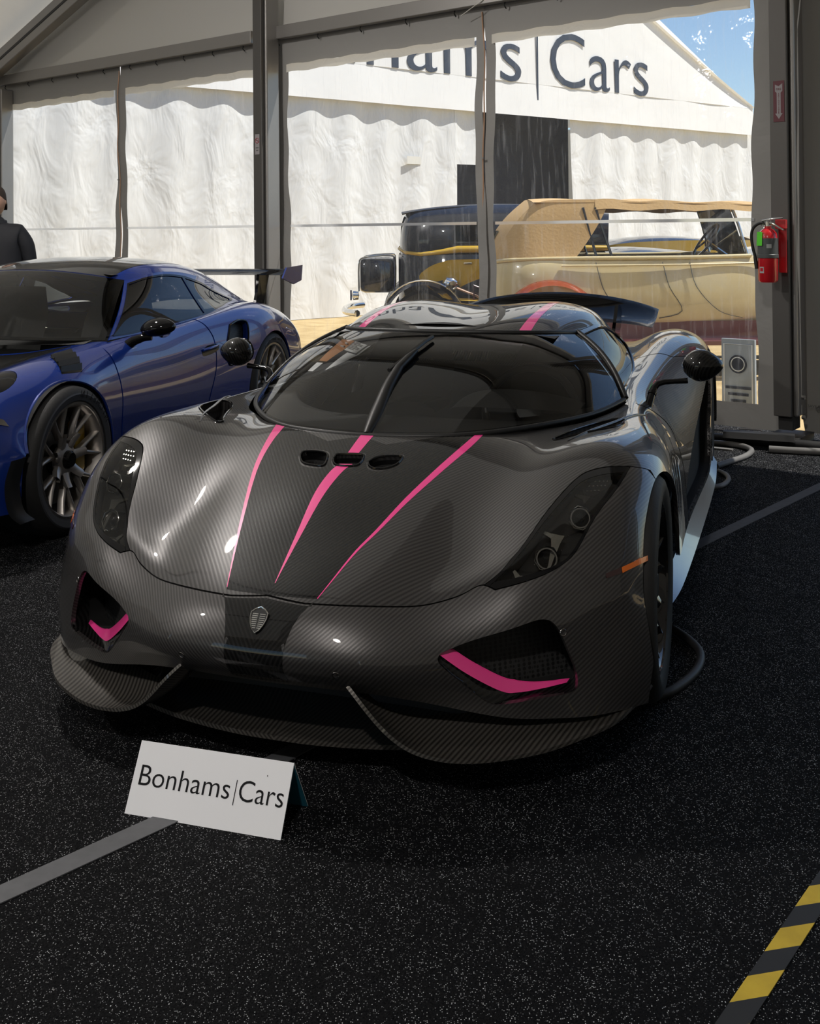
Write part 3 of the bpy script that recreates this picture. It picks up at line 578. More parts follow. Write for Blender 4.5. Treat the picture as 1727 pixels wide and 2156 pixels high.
# hood vents: recessed mesh floor, walls and a raised lip
for v in vents:
    vo = trim_part('vent_mesh', S1, v, (), 'mesh_black', hood, 8, 6, 0, -.03)
    q = np.array(densify(v, .004)); top = S1(q[:, 0], q[:, 1]); N = S1.normal(q[:, 0], q[:, 1]); n = len(q)
    w = mesh('vent_wall', list(top+N*.001)+list(top-N*.032), [(i, (i+1) % n, n+(i+1) % n, n+i) for i in range(n)], 'gloss_black', hood, True)
    tube('vent_lip', [tuple(p) for p in top+N*.0015], .0035, 'gloss_black', hood, 6, closed=True)
for s in (1, -1):                                   # open scoops beside the windshield
    v = [(s*a, b) for a, b in scoop]; q = np.array(densify(v, .006)); top = S1(q[:, 0], q[:, 1]); N = S1.normal(q[:, 0], q[:, 1]); N *= np.sign(N[:, 2].mean()); n = len(q)
    mesh('scoop_wall', list(top)+list(top-N*.05), [(i, (i+1) % n, n+(i+1) % n, n+i) for i in range(n)], 'carbon_hood', hood, True)
    trim_part('scoop_floor', S1, v, (), 'gloss_black', hood, 8, 8, 0, -.035)
    tube('scoop_lip', [tuple(p) for p in top+N*.001], .004, 'gloss_black', hood, 6, closed=True)
# bumper with intake openings
intake = [tuple(q) for q in RB['intake']]; intake = smooth_open(intake+[intake[0]], 4)[:-1]
front_arch = [q for q in af[:ka+1]]
lipv = .003
ru = [(u, lipv) for u in np.linspace(0, .955, 40)]+[q for q in front_arch if q[1] > lipv+.004 and q[0] < .99]+sh[::-1][1:]+ho[1:]+hf[::-1][1:]
bhalf = [(max(u, 0), v) for u, v in ru]
bump_poly = inset(bhalf+[(-u, v) for u, v in bhalf[::-1] if u > 1e-4], .0007)
bump = trim_part('front_bumper', S1, bump_poly, [intake, flipu(intake)[::-1]], 'carbon', car, 130, 40, .014)
# centre field on the bumper
bd = [tuple(q) for q in RB['band']]; bl = [(.134, hf[0][1]), (.105, .081), (.082, .054), (.080, .008)]
bl = smooth_open(bl, 5); topv = [(u, float(np.interp(abs(u), [q[0] for q in hf], [q[1] for q in hf]))-.002) for u in np.linspace(.13, -.13, 15)]
trim_part('centre_field', S1, [(u, v) for u, v in bl[1:]][::-1]+topv+[(-u, v) for u, v in bl[1:]], (), 'carbon_black', bump, 20, 30, 0, .0004)
# dark ribbons behind the shut lines
def ribbon(name, path, w, off, m, parent, S=S1):
    p = np.array(path); d = np.gradient(p, axis=0); nn = np.stack([-d[:, 1], d[:, 0]], 1); nn /= np.maximum(np.linalg.norm(nn, axis=1), 1e-9)[:, None]
    a = p+nn*w; b = p-nn*w; A = S(a[:, 0], a[:, 1])+S.normal(a[:, 0], a[:, 1])*off; B = S(b[:, 0], b[:, 1])+S.normal(b[:, 0], b[:, 1])*off; n = len(p)
    return mesh(name, list(A)+list(B), [(i, i+1, n+i+1, n+i) for i in range(n-1)], m, parent, True)
full = [(-u, v) for u, v in hf[::-1]]+hf[1:]
ribbon('shut_gap', full, .004, -.011, 'void_black', bump)
for s in (1, -1):
    ribbon('shut_gap', [(s*u, v) for u, v in sh], .004, -.011, 'void_black', bump)
# intakes: lip, pink blade, mesh
IN = [(2.042, .445, .345), (2.0, .51, .285), (1.945, .585, .228), (1.915, .625, .217), (1.87, .68, .216), (1.826, .735, .22), (1.80, .752, .25), (1.795, .75, .31), (1.80, .735, .36), (1.83, .69, .385), (1.92, .585, .385), (2.0, .49, .37)]
for s in (1, -1):
    q = np.array(densify(intake, .02)); k = 72
    def rs(P, k=k):
        P = np.asarray(P); Q = np.vstack([P, P[:1]]); d = np.r_[0, np.cumsum(np.linalg.norm(np.diff(Q, axis=0), axis=1))]; t = np.linspace(0, d[-1], k, endpoint=False)
        return np.stack([np.interp(t, d, Q[:, i]) for i in range(3)], 1)
    o0 = rs(S1(q[:, 0], q[:, 1])-S1.normal(q[:, 0], q[:, 1])*.004)
    inn = rs(crom([(x, y, z) for x, y, z in IN[::-1]], 6, True)); inn = inn[::-1]
    # align start of both loops
    j = np.linalg.norm(inn-o0[0], axis=1).argmin(); inn = np.roll(inn, -j, 0)
    if np.linalg.norm(inn[k//4]-o0[k//4]) > np.linalg.norm(inn[-k//4]-o0[k//4]): inn = np.roll(inn[::-1], 1, 0)
    M = np.array([1, s, 1])
    pk = inn+np.array([-.032, -.004, 0]); bk = inn+np.array([-.07, -.01, .0])
    mid = (o0+inn)/2+np.array([-.006, 0, -.004])
    quad = lambda a, b, c: [(a*k+i, a*k+(i+1) % k, b*k+(i+1) % k, b*k+i) for i in range(k)]
    mesh('intake_lip', list(o0*M)+list(mid*M)+list(inn*M), quad(0, 1, 0)+quad(1, 2, 0), 'carbon_black', bump, True)
    duct = mesh('intake_duct', list(inn*M)+list(bk*M), quad(0, 1, 0), 'void_black', bump, True)
    mesh('intake_mesh', list(bk*M), [tuple(range(k))], 'mesh_black', bump)
    # pink blade along the lower edge of the opening
    low = np.array(crom(IN[0:6], 8)); wdt = np.interp(np.linspace(0, 1, len(low)), [0, .1, .5, .75, 1], [.012, .026, .028, .014, .004])[:, None]
    a = low+np.array([.004, .0, .0]); b = low+np.array([-.010, .004, 0])+np.array([0, 0, 1])*wdt; n = len(low)
    c = b+np.array([-.006, .002, 0]); d = a+np.array([-.012, .002, -.002])
    pb = mesh('pink_blade', list(a*M)+list(b*M)+list(c*M)+list(d*M), [(r*n+i, r*n+i+1, (r+1) % 4*n+i+1, (r+1) % 4*n+i) for r in range(4) for i in range(n-1)], 'pink', bump, True, sharp=40)
    # sensors
    for key in ('sens_o', 'sens_i'):
        u, v = RB[key][0]; P = S1([s*u], [v])[0]; N = Vector(S1.normal([s*u], [v])[0]); t = N.orthogonal().normalized(); b2 = N.cross(t)
        tube('parking_sensor', [Vector(P)+(t*math.cos(a)+b2*math.sin(a))*.0085+N*.0005 for a in np.linspace(0, 2*PI, 20, endpoint=False)], .0011, 'dark_chrome', bump, 5, closed=True)
    mk = [(s*u, v) for u, v in RB['marker']]; md = [(s*u, v) for u, v in RB['marker_d']]
    trim_part('side_marker', S1, mk, (), 'amber', bump, 12, 4, .003, .003)
    trim_part('side_marker_base', S1, md, (), 'amber_dark', bump, 12, 4, .003, .002)
# badge on the nose
def badge():
    u, v = 0., float(np.interp(.418, S1(np.zeros(60), np.linspace(.03, .1, 60))[:, 2], np.linspace(.03, .1, 60))); P = Vector(S1([0], [v])[0]); N = Vector(S1.normal([0], [v])[0])
    if N.x < 0: N = -N
    yv = Vector((0, 1, 0)); up = N.cross(yv).normalized()
    if up.z < 0: up = -up
    sh_ = [(0, .034), (.014, .027), (.0235, .019), (.0225, .004), (.018, -.010), (.010, -.024), (0, -.033)]
    out = [(a, b) for a, b in sh_]+[(-a, b) for a, b in sh_[-2:0:-1]]
    P3 = [P+yv*a+up*b+N*.001 for a, b in out]
    r = prism('badge', P3, N*.004, 'satin_black', bump)
    tube('badge_rim', [p+N*.0045 for p in P3], .0017, 'chrome', bump, 6, closed=True)
    for i in range(8):
        h = .015-i*.005; w = np.interp(h, [-.03, -.01, .004, .02], [.006, .0165, .020, .019])
        for sgn in (-1, 1): box('badge_bar', P+yv*(sgn*w*.53)+up*h+N*.0055, (.0012, w*.80, .0022), 'chrome', bump, Matrix((N, yv, up)).transposed())
badge()
# ---------------------------------------------------------------- headlights
hl_loop = hi+ho[1:-1]
def headlight(s):
    L = [(s*u, v) for u, v in hl_loop]
    if s < 0: L = L[::-1]
    r = bpy.data.objects.new('headlight', None); COL.objects.link(r); r.parent = car
    Li = inset(L, .0008)
    trim_part('lens_cover', S1, Li, (), 'lamp_glass', r, 26, 30, 0, -.001)
    trim_part('lens_border', S1, Li, [inset(Li, .0085)], 'gloss_black', r, 26, 30, .01, -.0003)
    q = np.array(densify(Li, .01)); A = S1(q[:, 0], q[:, 1])-S1.normal(q[:, 0], q[:, 1])*.004; B = A-np.array([.03, 0, .05]); n = len(q)
    mesh('housing_wall', list(A)+list(B), [(i, (i+1) % n, n+(i+1) % n, n+i) for i in range(n)], 'housing', r, True)
    f = trim_part('housing_floor', S1, Li, (), 'housing', r, 20, 20, 0, 0); f.location = (-.03, 0, -.05)
    def lamp(c, rad, hexa):
        c = Vector((c[0], s*c[1], c[2])); ax = Vector((.86, s*.16, .30)).normalized(); a = ax.orthogonal().normalized()
        a = (Vector((0, 0, 1))-ax*ax.z).normalized(); b = ax.cross(a)
        def ring(rr, d, n=40): return [c+ax*d+(a*math.cos(t)+b*math.sin(t))*rr for t in np.linspace(0, 2*PI, n, endpoint=False)]
        Q = bpy.data.objects.new
        k = 40
        V = ring(rad*1.02, .012)+ring(rad*.88, .012)+ring(rad*.84, -.004)
        bz = mesh('projector_ring', V, [(i, (i+1) % k, k+(i+1) % k, k+i) for i in range(k)]+[(k+i, k+(i+1) % k, 2*k+(i+1) % k, 2*k+i) for i in range(k)], 'dark_chrome', r, True, sharp=40)
        if hexa:
            h = [c+ax*.014+(a*math.cos(t+.2)+b*math.sin(t+.2))*rad*1.2 for t in np.linspace(0, 2*PI, 8, endpoint=False)]
            tube('bezel_frame', h, .0018, 'dark_chrome', r, 6, closed=True)
            V = [c+ax*.010+(a*math.cos(t+.2)+b*math.sin(t+.2))*rad*1.2 for t in np.linspace(0, 2*PI, 8, endpoint=False)]
            V2 = [c-ax*.04+(a*math.cos(t+.2)+b*math.sin(t+.2))*rad*1.2 for t in np.linspace(0, 2*PI, 8, endpoint=False)]
            mesh('bezel_body', V+V2, [(i, (i+1) % 8, 8+(i+1) % 8, 8+i) for i in range(8)], 'housing', r)
        # bulging projector lens
        V = [c+ax*.010]; F = []
        for j in range(1, 7):
            t = j/6; V += ring(rad*.86*t, .010*(1-t*t)-.004, 24)
        F += [(0, 1+i, 1+(i+1) % 24) for i in range(24)]+[(1+j*24+i, 1+(j+1)*24+i, 1+(j+1)*24+(i+1) % 24, 1+j*24+(i+1) % 24) for j in range(5) for i in range(24)]
        mesh('projector_lens', V, F, 'gloss_black', r, True)
    lamp((1.655, .747, .606), .027, True); lamp((1.782, .676, .525), .028, True)
    lamp((1.855, .622, .478), .018, False)
    # chrome reflector bands, faceted indicator and small studs under the lens
    for k, d_ in (('chr1', -.016), ('chr2', -.018), ('chr3', -.016)):
        trim_part('chrome_band', S1, [(s*u, v) for u, v in RB[k]], (), 'reflector', r, 10, 10, .006, d_, .01)
    q = np.array(RB['ind']); c0 = q.mean(0)
    trim_part('indicator', S1, [(s*u, v) for u, v in RB['ind']], (), 'housing', r, 8, 8, .01, -.022, .01)
    rnd = random.Random(3)
    for a_ in range(5):
        for b_ in range(5):
            t = c0+np.array([(a_-2)*.0105, (b_-2)*.0052])
            if not inpoly(np.array([t]), q)[0]: continue
            P = S1([s*t[0]], [t[1]])[0]; N = S1.normal([s*t[0]], [t[1]])[0]; N *= np.sign(N[2])
            lathe('indicator_facet', [(0, .004), (.003, .003), (.0045, 0), (0, -.002)], 'reflector', r, 7, 'Z', tuple(P-N*.018))
    for u, v in RB['studs']:
        P = S1([s*u], [v])[0]; N = S1.normal([s*u], [v])[0]; N *= np.sign(N[2])
        lathe('lamp_stud', [(0, .002), (.0016, .001), (.002, 0), (0, -.001)], 'chrome', r, 8, 'Z', tuple(P-N*.012))
    return r
headlight(1); headlight(-1)
# ---------------------------------------------------------------- doors, sills, rear body
dfr = [(u, v+.0012) for u, v in df]
REAR = [(.66, .668), (.70, .70), (.76, .775), (.80, .778), (.845, .768), (.87, .738), (.92, .733), (.972, .728), (.985, .70)]
v_b = .66                                            # rear door edge
side_in = [(.7917, .7612), (.8322, .6568), (.881, .5758), (.9146, .5271), (.9456, .478), (.9680, .445), (.9740, .498), (.978, .5577), (.978, .6309), (.975, .69), (.96, .715), (.9115, .722), (.8397, .755)]
vw = S1(np.zeros(2), np.array([.0, .0]))
def uof(z, v):                                      # u on the flank where the surface has height z
    uu = np.linspace(.72, 1, 120); zz = S1(uu, np.full(120, v))[:, 2]; return float(np.interp(-z, -zz, uu))
for s in (1, -1):
    belt = [(.50, v) for v in np.linspace(wsb[-1][1]-.002, v_b, 20)]
    dp = belt+REAR+[(.985, v) for v in np.linspace(REAR[-1][1]-.004, df[-1][1]+.002, 10)]+dfr[::-1]
    P = inset([(s*u, v) for u, v in dp], .0006)
    hole = [(s*u, v) for u, v in smooth_open(side_in+[side_in[0]], 3)[:-1]]
    dr_ = trim_part('door', S1, P, [hole], 'carbon', car, 40, 60, .014)
    # pink pin stripe on the door
    # rear quarter
    ar = [tuple(q) for q in RB['arch_r']]; ar = [q for q in ar if q[0] < .99]
    qp = [(.50, v) for v in np.linspace(v_b, .995, 30)]+[(u, .995) for u in np.linspace(.52, .985, 12)]+[(.985, v) for v in np.linspace(.99, ar[-1][1]+.004, 6)]+ar[::-1]+[(.985, ar[0][1]-.002)]+[(u, v+.0012) for u, v in REAR[:-2][::-1]]+[(.51, v_b+.002)]
    trim_part('rear_quarter', S1, inset([(s*u, v) for u, v in qp], .0006), (), 'carbon', car, 40, 50, .014)
    # deep dark duct behind the door opening
    trim_part('side_duct', S1, [(s*u, v) for u, v in inset(side_in, -.006)], (), 'void_black', car, 12, 16, 0, -.05)
    q = np.array(densify(hole, .012)); A = S1(q[:, 0], q[:, 1]); N = S1.normal(q[:, 0], q[:, 1]); n = len(q)
    N = N*np.sign((N[:, 1]*s).mean()); mesh('duct_wall', list(A)+list(A-N*.055), [(i, (i+1) % n, n+(i+1) % n, n+i) for i in range(n)], 'void_black', car, True)
    ribbon('shut_gap', [(s*u, v) for u, v in df], .004, -.011, 'void_black', car)
    # sill blade
    path = crom([(.92, .93, .13), (.7, .955, .125), (.3, .975, .125), (-.2, .995, .13), (-.6, 1.01, .14), (-.85, 1.02, .17), (-.98, 1.02, .23)], 6)
    inn_ = crom([(.9, .86, .16), (.7, .90, .17), (.3, .925, .18), (-.2, .945, .185), (-.6, .965, .2), (-.85, .975, .235), (-.98, .98, .29)], 6); n = len(path); M = np.array([1, s, 1])
    low_ = path+np.array([0, -.012, -.022]); inl = inn_+np.array([0, -.02, -.05])
    mesh('side_sill', list(inn_*M)+list(path*M)+list(low_*M)+list(inl*M), [(r*n+i, r*n+i+1, (r+1)*n+i+1, (r+1)*n+i) for r in range(3) for i in range(n-1)], 'sill_reflection', car, True, sharp=35)
# deck between the quarters and the tail
dp = [(u, .60) for u in np.linspace(-.50, .50, 20)]+[(.50, v) for v in np.linspace(.62, .995, 20)]+[(u, .995) for u in np.linspace(.49, -.49, 20)]+[(-.50, v) for v in np.linspace(.99, .62, 20)]
trim_part('engine_cover', S1, inset(dp, .0006), (), 'carbon', car, 40, 30, .014)
tl = S1(np.linspace(-1, 1, 41), np.full(41, .995)); n = len(tl)
lowt = tl*np.array([1, .96, 0])+np.array([.03, 0, .28]); mesh('rear_panel', list(tl)+list(lowt), [(i, i+1, n+i+1, n+i) for i in range(n-1)], 'gloss_black', car, True)
# ---------------------------------------------------------------- greenhouse
WS = Surf([
 [(1.385, 0, .752), (1.362, .17, .753), (1.288, .335, .753), (1.07, .525, .755), (.80, .668, .757), (.55, .742, .77)],
 [(1.16, 0, .862), (1.14, .17, .862), (1.075, .338, .860), (.885, .515, .852), (.665, .635, .846), (.455, .693, .848)],
 [(.90, 0, .955), (.88, .17, .954), (.815, .34, .950), (.655, .487, .938), (.488, .575, .928), (.335, .612, .926)],
 [(.60, 0, 1.014), (.578, .17, 1.013), (.505, .335, 1.007), (.385, .44, .999), (.298, .478, .992), (.215, .508, .985)]])
b5 = list(np.linspace(-1, 1, 41))
wpoly = [(u, 0) for u in b5]+[(1, v) for v in np.linspace(.05, 1, 16)]+[(u, 1) for u in b5[::-1][1:]]+[(-1, v) for v in np.linspace(.95, .05, 16)]
ws = trim_part('windshield', WS, wpoly, (), 'wind_glass', car, 50, 30, 0)
def wloop(e): return [(u*(1-e), e*.9) for u in b5]+[(1-e, v) for v in np.linspace(.05, .95, 16)]+[(u*(1-e), 1-e*1.6) for u in b5[::-1]]+[(-1+e, v) for v in np.linspace(.95, .05, 16)]
trim_part('glass_frit', WS, wpoly, [wloop(.028)], 'gloss_black', ws, 50, 30, 0, -.003)
base = WS(np.linspace(-1, 1, 60), np.zeros(60)); tube('cowl_seal', [tuple(p+np.array([.004, 0, -.002])) for p in base], .009, 'satin_black', car, 8)
for s in (1, -1):
    e = WS(np.full(24, s*1.), np.linspace(0, 1, 24)); tube('pillar_trim', [tuple(p+np.array([-.004, s*.004, .002])) for p in e], .011, 'satin_black', car, 8)
top = WS(np.linspace(-1, 1, 40), np.ones(40)); tube('header_seal', [tuple(p+np.array([.0, 0, -.001])) for p in top], .010, 'satin_black', car, 8)
RF = Surf([
 [(.60, 0, 1.014), (.578, .17, 1.013), (.505, .335, 1.007), (.385, .44, .999), (.298, .478, .992), (.215, .508, .985)],
 [(.42, 0, 1.037), (.40, .17, 1.043), (.34, .335, 1.043), (.24, .445, 1.028), (.16, .489, 1.012), (.08, .522, .990)],
 [(.15, 0, 1.056), (.14, .17, 1.068), (.09, .335, 1.074), (.03, .45, 1.053), (-.03, .50, 1.03), (-.09, .54, .990)],
 [(-.2, 0, 1.058), (-.2, .17, 1.072), (-.22, .335, 1.080), (-.25, .45, 1.056), (-.28, .505, 1.027), (-.32, .548, .975)],
 [(-.65, 0, 1.015), (-.65, .17, 1.030), (-.65, .335, 1.036), (-.66, .44, 1.008), (-.67, .49, .972), (-.70, .535, .91)],
 [(-1.15, 0, .945), (-1.15, .16, .955), (-1.15, .29, .945), (-1.15, .38, .905), (-1.15, .43, .865), (-1.15, .48, .80)],
 [(-1.75, 0, .82), (-1.75, .12, .82), (-1.75, .21, .805), (-1.75, .27, .78), (-1.75, .31, .755), (-1.75, .35, .70)]])
rf = trim_part('roof', RF, [(u, 0.002) for u in b5]+[(1, v) for v in np.linspace(.05, 1, 20)]+[(u, 1) for u in b5[::-1][1:]]+[(-1, v) for v in np.linspace(.95, .05, 20)], (), 'carbon', car, 60, 60, .01)
for s in (1, -1):
    u = .70*s
    strip('pink_stripe', [(u*.735-.034, .004), (u*.74-.030, .12), (u*.75-.026, .22), (u*.74-.02, .45)], [(u*.735+.034, .004), (u*.74+.030, .12), (u*.75+.026, .22), (u*.74+.02, .45)], 'pink', rf, S=RF, nu=6, nv=30)
trim_part('centre_field', RF, [(-.48, .004), (.48, .004), (.50, .12), (.50, .22), (.50, .45), (-.50, .45), (-.50, .22), (-.50, .12)], (), 'carbon_black', rf, 30, 30, 0, .0003)
# side glass and rear sail
SG = [[(.215, .508, .985), (.345, .60, .905), (.45, .675, .84), (.55, .742, .765)],
      [(-.09, .54, .990), (.02, .61, .91), (.10, .665, .84), (.17, .715, .755)],
      [(-.32, .548, .975), (-.27, .615, .90), (-.24, .662, .835), (-.22, .70, .765)],
      [(-.70, .535, .91), (-.66, .59, .865), (-.64, .625, .825), (-.62, .655, .775)],
      [(-1.15, .48, .80), (-1.15, .50, .79), (-1.15, .53, .78), (-1.15, .55, .765)]]
for s in (1, -1):
    Sg = Surf([[(x, s*y, z) for x, y, z in r] for r in SG], mirror=False)
    gl_ = [(.06, .03), (.94, .03), (.96, .25), (.93, .45), (.75, .60), (.45, .645), (.18, .56), (.07, .35)]
    gp = smooth_open(gl_[1:]+[gl_[0]], 4)+[gl_[1]]; gp = [(min(max(a, .04), .97), min(max(b, .02), .9)) for a, b in gp]
    trim_part('side_window', Sg, gp, (), 'side_glass', car, 16, 24, 0, -.003)
    trim_part('window_surround', Sg, [(0, 0), (1, 0)]+[(1, v) for v in np.linspace(.1, 1, 10)]+[(0, v) for v in np.linspace(1, .1, 10)], [gp], 'carbon', car, 20, 40, .01)
    q = np.array(densify(gp, .02)); tube('window_seal', [tuple(p) for p in Sg(q[:, 0], q[:, 1])], .006, 'gloss_black', car, 6, closed=True)
    # mirror on a bent stalk
    mr = bpy.data.objects.new('door_mirror', None); COL.objects.link(mr); mr.parent = car
    tube('mirror_stalk', [(.42, s*.806, .68), (.39, s*.815, .72), (.36, s*.824, .755), (.335, s*.832, .782), (.322, s*.845, .798), (.312, s*.87, .805), (.305, s*.91, .808), (.30, s*.96, .812)], [.018, .017, .015, .0135, .0125, .011, .0105, .012], 'gloss_black', mr, 10, smooth_path=0)
    tube('stalk_collar', [(.356, s*.825, .760), (.348, s*.828, .769)], .0175, 'gloss_black', mr, 12)
    def pod(a, b):
        th = PI*a; ph = 2*PI*b; t = a
        r0 = math.sin(th)**.8; yy = .936+.162*(t**.85)
        r1 = .068*(math.sin(PI*t**.80))**.62*(1-.18*t)
        return (.30+1.15*r1*math.cos(ph)*(1.0 if math.cos(ph) > 0 else .55), s*yy, .872+r1*math.sin(ph)+.004*t)
    V, F = grid_vf(pod, 22, 28); bm = bmesh.new(); vv = [bm.verts.new(v) for v in V]
    for f in F: bm.faces.new([vv[i] for i in f])
    bmesh.ops.remove_doubles(bm, verts=bm.verts[:], dist=1e-5); bmobj('mirror_shell', bm, 'carbon_black', mr, True)
    lathe('mirror_glass', [(0, 0), (.055, 0), (.058, .004), (0, .004)], 'chrome', mr, 24, 'X', (.25, s*1.01, .872))
    # fender-top vent lip in front of the door
    uu = np.linspace(.463, .665, 24); vv_ = np.linspace(.284, .415, 24); P = S1(s*uu, vv_); N = S1.normal(s*uu, vv_)
    tube('fender_fin', [tuple(p) for p in P+N*.001], list(.0012+.0050*np.sin(np.linspace(.05, PI-.1, 24))**.8), 'carbon', hood, 10)
# wiper
wp = crom([(1.385, .012, .752), (1.27, .008, .800), (1.15, .003, .868), (1.03, .005, .925)], 4)
wr = bpy.data.objects.new('wiper', None); COL.objects.link(wr); wr.parent = car
tube('wiper_cover', [tuple(p) for p in wp], list(np.interp(np.linspace(0, 1, len(wp)), [0, .3, 1], [.012, .026, .016])), 'satin_black', wr, 10)
tube('wiper_arm', [(1.03, .005, .925), (.96, .02, .953), (.90, .03, .972)], [.015, .014, .008], 'satin_black', wr, 8)
tube('wiper_blade', [(1.06, -.022, .918), (.98, .0, .945), (.88, .02, .975), (.80, .032, .995), (.73, .04, 1.006)], .008, 'satin_black', wr, 6)
# rear wing on two struts
def wingfn(a, b):
    y = -.64+1.28*a; k = (abs(y)/.64); xx = -1.74-.42*b+.06*k**4*(1-b); zz = .862-.012*k**2-.015*k**6+.02*b+b**2.6*(.128-.075*k**2)
    return (xx, y, zz)
V, F = grid_vf(wingfn, 40, 10); bm = bmesh.new(); vv = [bm.verts.new(v) for v in V]
for f in F: bm.faces.new([vv[i] for i in f])
bmesh.ops.solidify(bm, geom=bm.faces[:], thickness=.024); bmobj('rear_wing', bm, 'gloss_black', car, True, 40)
for s in (1, -1):
    prism('wing_strut', [(-1.72, s*.40, .78), (-1.98, s*.40, .76), (-2.05, s*.41, .90), (-1.90, s*.41, .95), (-1.84, s*.41, .955)], (0, s*.02, 0), 'gloss_black', car)
# ---------------------------------------------------------------- winglets, splitter, floor
E0 = [(2.134, .239, .276), (2.142, .285, .232), (2.138, .335, .18), (2.132, .39, .142), (2.128, .45, .126), (2.118, .52, .122), (2.10, .58, .124), (2.065, .645, .126), (2.01, .722, .130), (1.93, .795, .135), (1.847, .858, .14), (1.762, .89, .142), (1.661, .918, .142), (1.56, .935, .142)]
E1 = [(2.06, .232, .255), (2.045, .27, .21), (2.02, .31, .175), (1.99, .36, .155), (1.96, .42, .15), (1.92, .5, .15), (1.885, .56, .152), (1.84, .62, .155), (1.79, .69, .16), (1.73, .745, .165), (1.67, .79, .17), (1.62, .82, .17), (1.57, .85, .17), (1.53, .88, .165)]
for s in (1, -1):
    a = np.array(E0); c = np.array(E1); b = a*.55+c*.45; b[:, 2] -= .012
    Sw = Surf([[(x, s*y, z) for x, y, z in r] for r in (a, b, c)], mirror=False)
    V, F = grid_vf(lambda p, q: tuple(Sw([p], [q])[0]), 70, 12); bm = bmesh.new(); vv = [bm.verts.new(v) for v in V]
    for f in F: bm.faces.new([vv[i] for i in f])
    bmesh.ops.recalc_face_normals(bm, faces=bm.faces[:]); up = sum(f.normal.z for f in bm.faces) > 0
    bmesh.ops.solidify(bm, geom=bm.faces[:], thickness=.009 if up else -.009); bmobj('canard', bm, 'carbon_wing', car, True, 40)
se = [(2.068, 0), (2.066, .1), (2.05, .22), (2.02, .35), (1.97, .48), (1.90, .60), (1.80, .72), (1.70, .82), (1.62, .88)]
se = [tuple(q) for q in crom(se, 4)]; ou = [(x, -y) for x, y in se[:0:-1]]+se
bm = bmesh.new(); rows = []
for dx, z in ((0, .088), (-.16, .080), (-.36, .092), (-.6, .11)):
    rows.append([bm.verts.new((x+dx*(1 if abs(y) < .6 else .35), y*.985, z)) for x, y in ou])
for r0, r1 in zip(rows, rows[1:]):
    for i in range(len(ou)-1): bm.faces.new((r0[i], r0[i+1], r1[i+1], r1[i]))
bmesh.ops.recalc_face_normals(bm, faces=bm.faces[:]); up = sum(f.normal.z for f in bm.faces) > 0
bmesh.ops.solidify(bm, geom=bm.faces[:], thickness=.012 if up else -.012); bmobj('front_splitter', bm, 'carbon_wing', car, True, 40)
# dark radiator behind the lower grille and under-floor
bm = bmesh.new(); bbox_bm(bm, (1.78, 0, .18), (.03, .9, .20)); bmobj('radiator_mesh', bm, 'mesh_black', car)
box('under_floor', (-.2, 0, .095), (3.3, 1.62, .03), 'void_black', car)
box('inner_structure', (1.0, 0, .35), (1.2, 1.10, .4), 'void_black', car)
box('cabin_tub', (-.55, 0, .36), (1.9, 1.4, .5), 'void_black', car)
box('tail_structure', (-1.75, 0, .40), (.6, 1.2, .5), 'void_black', car)
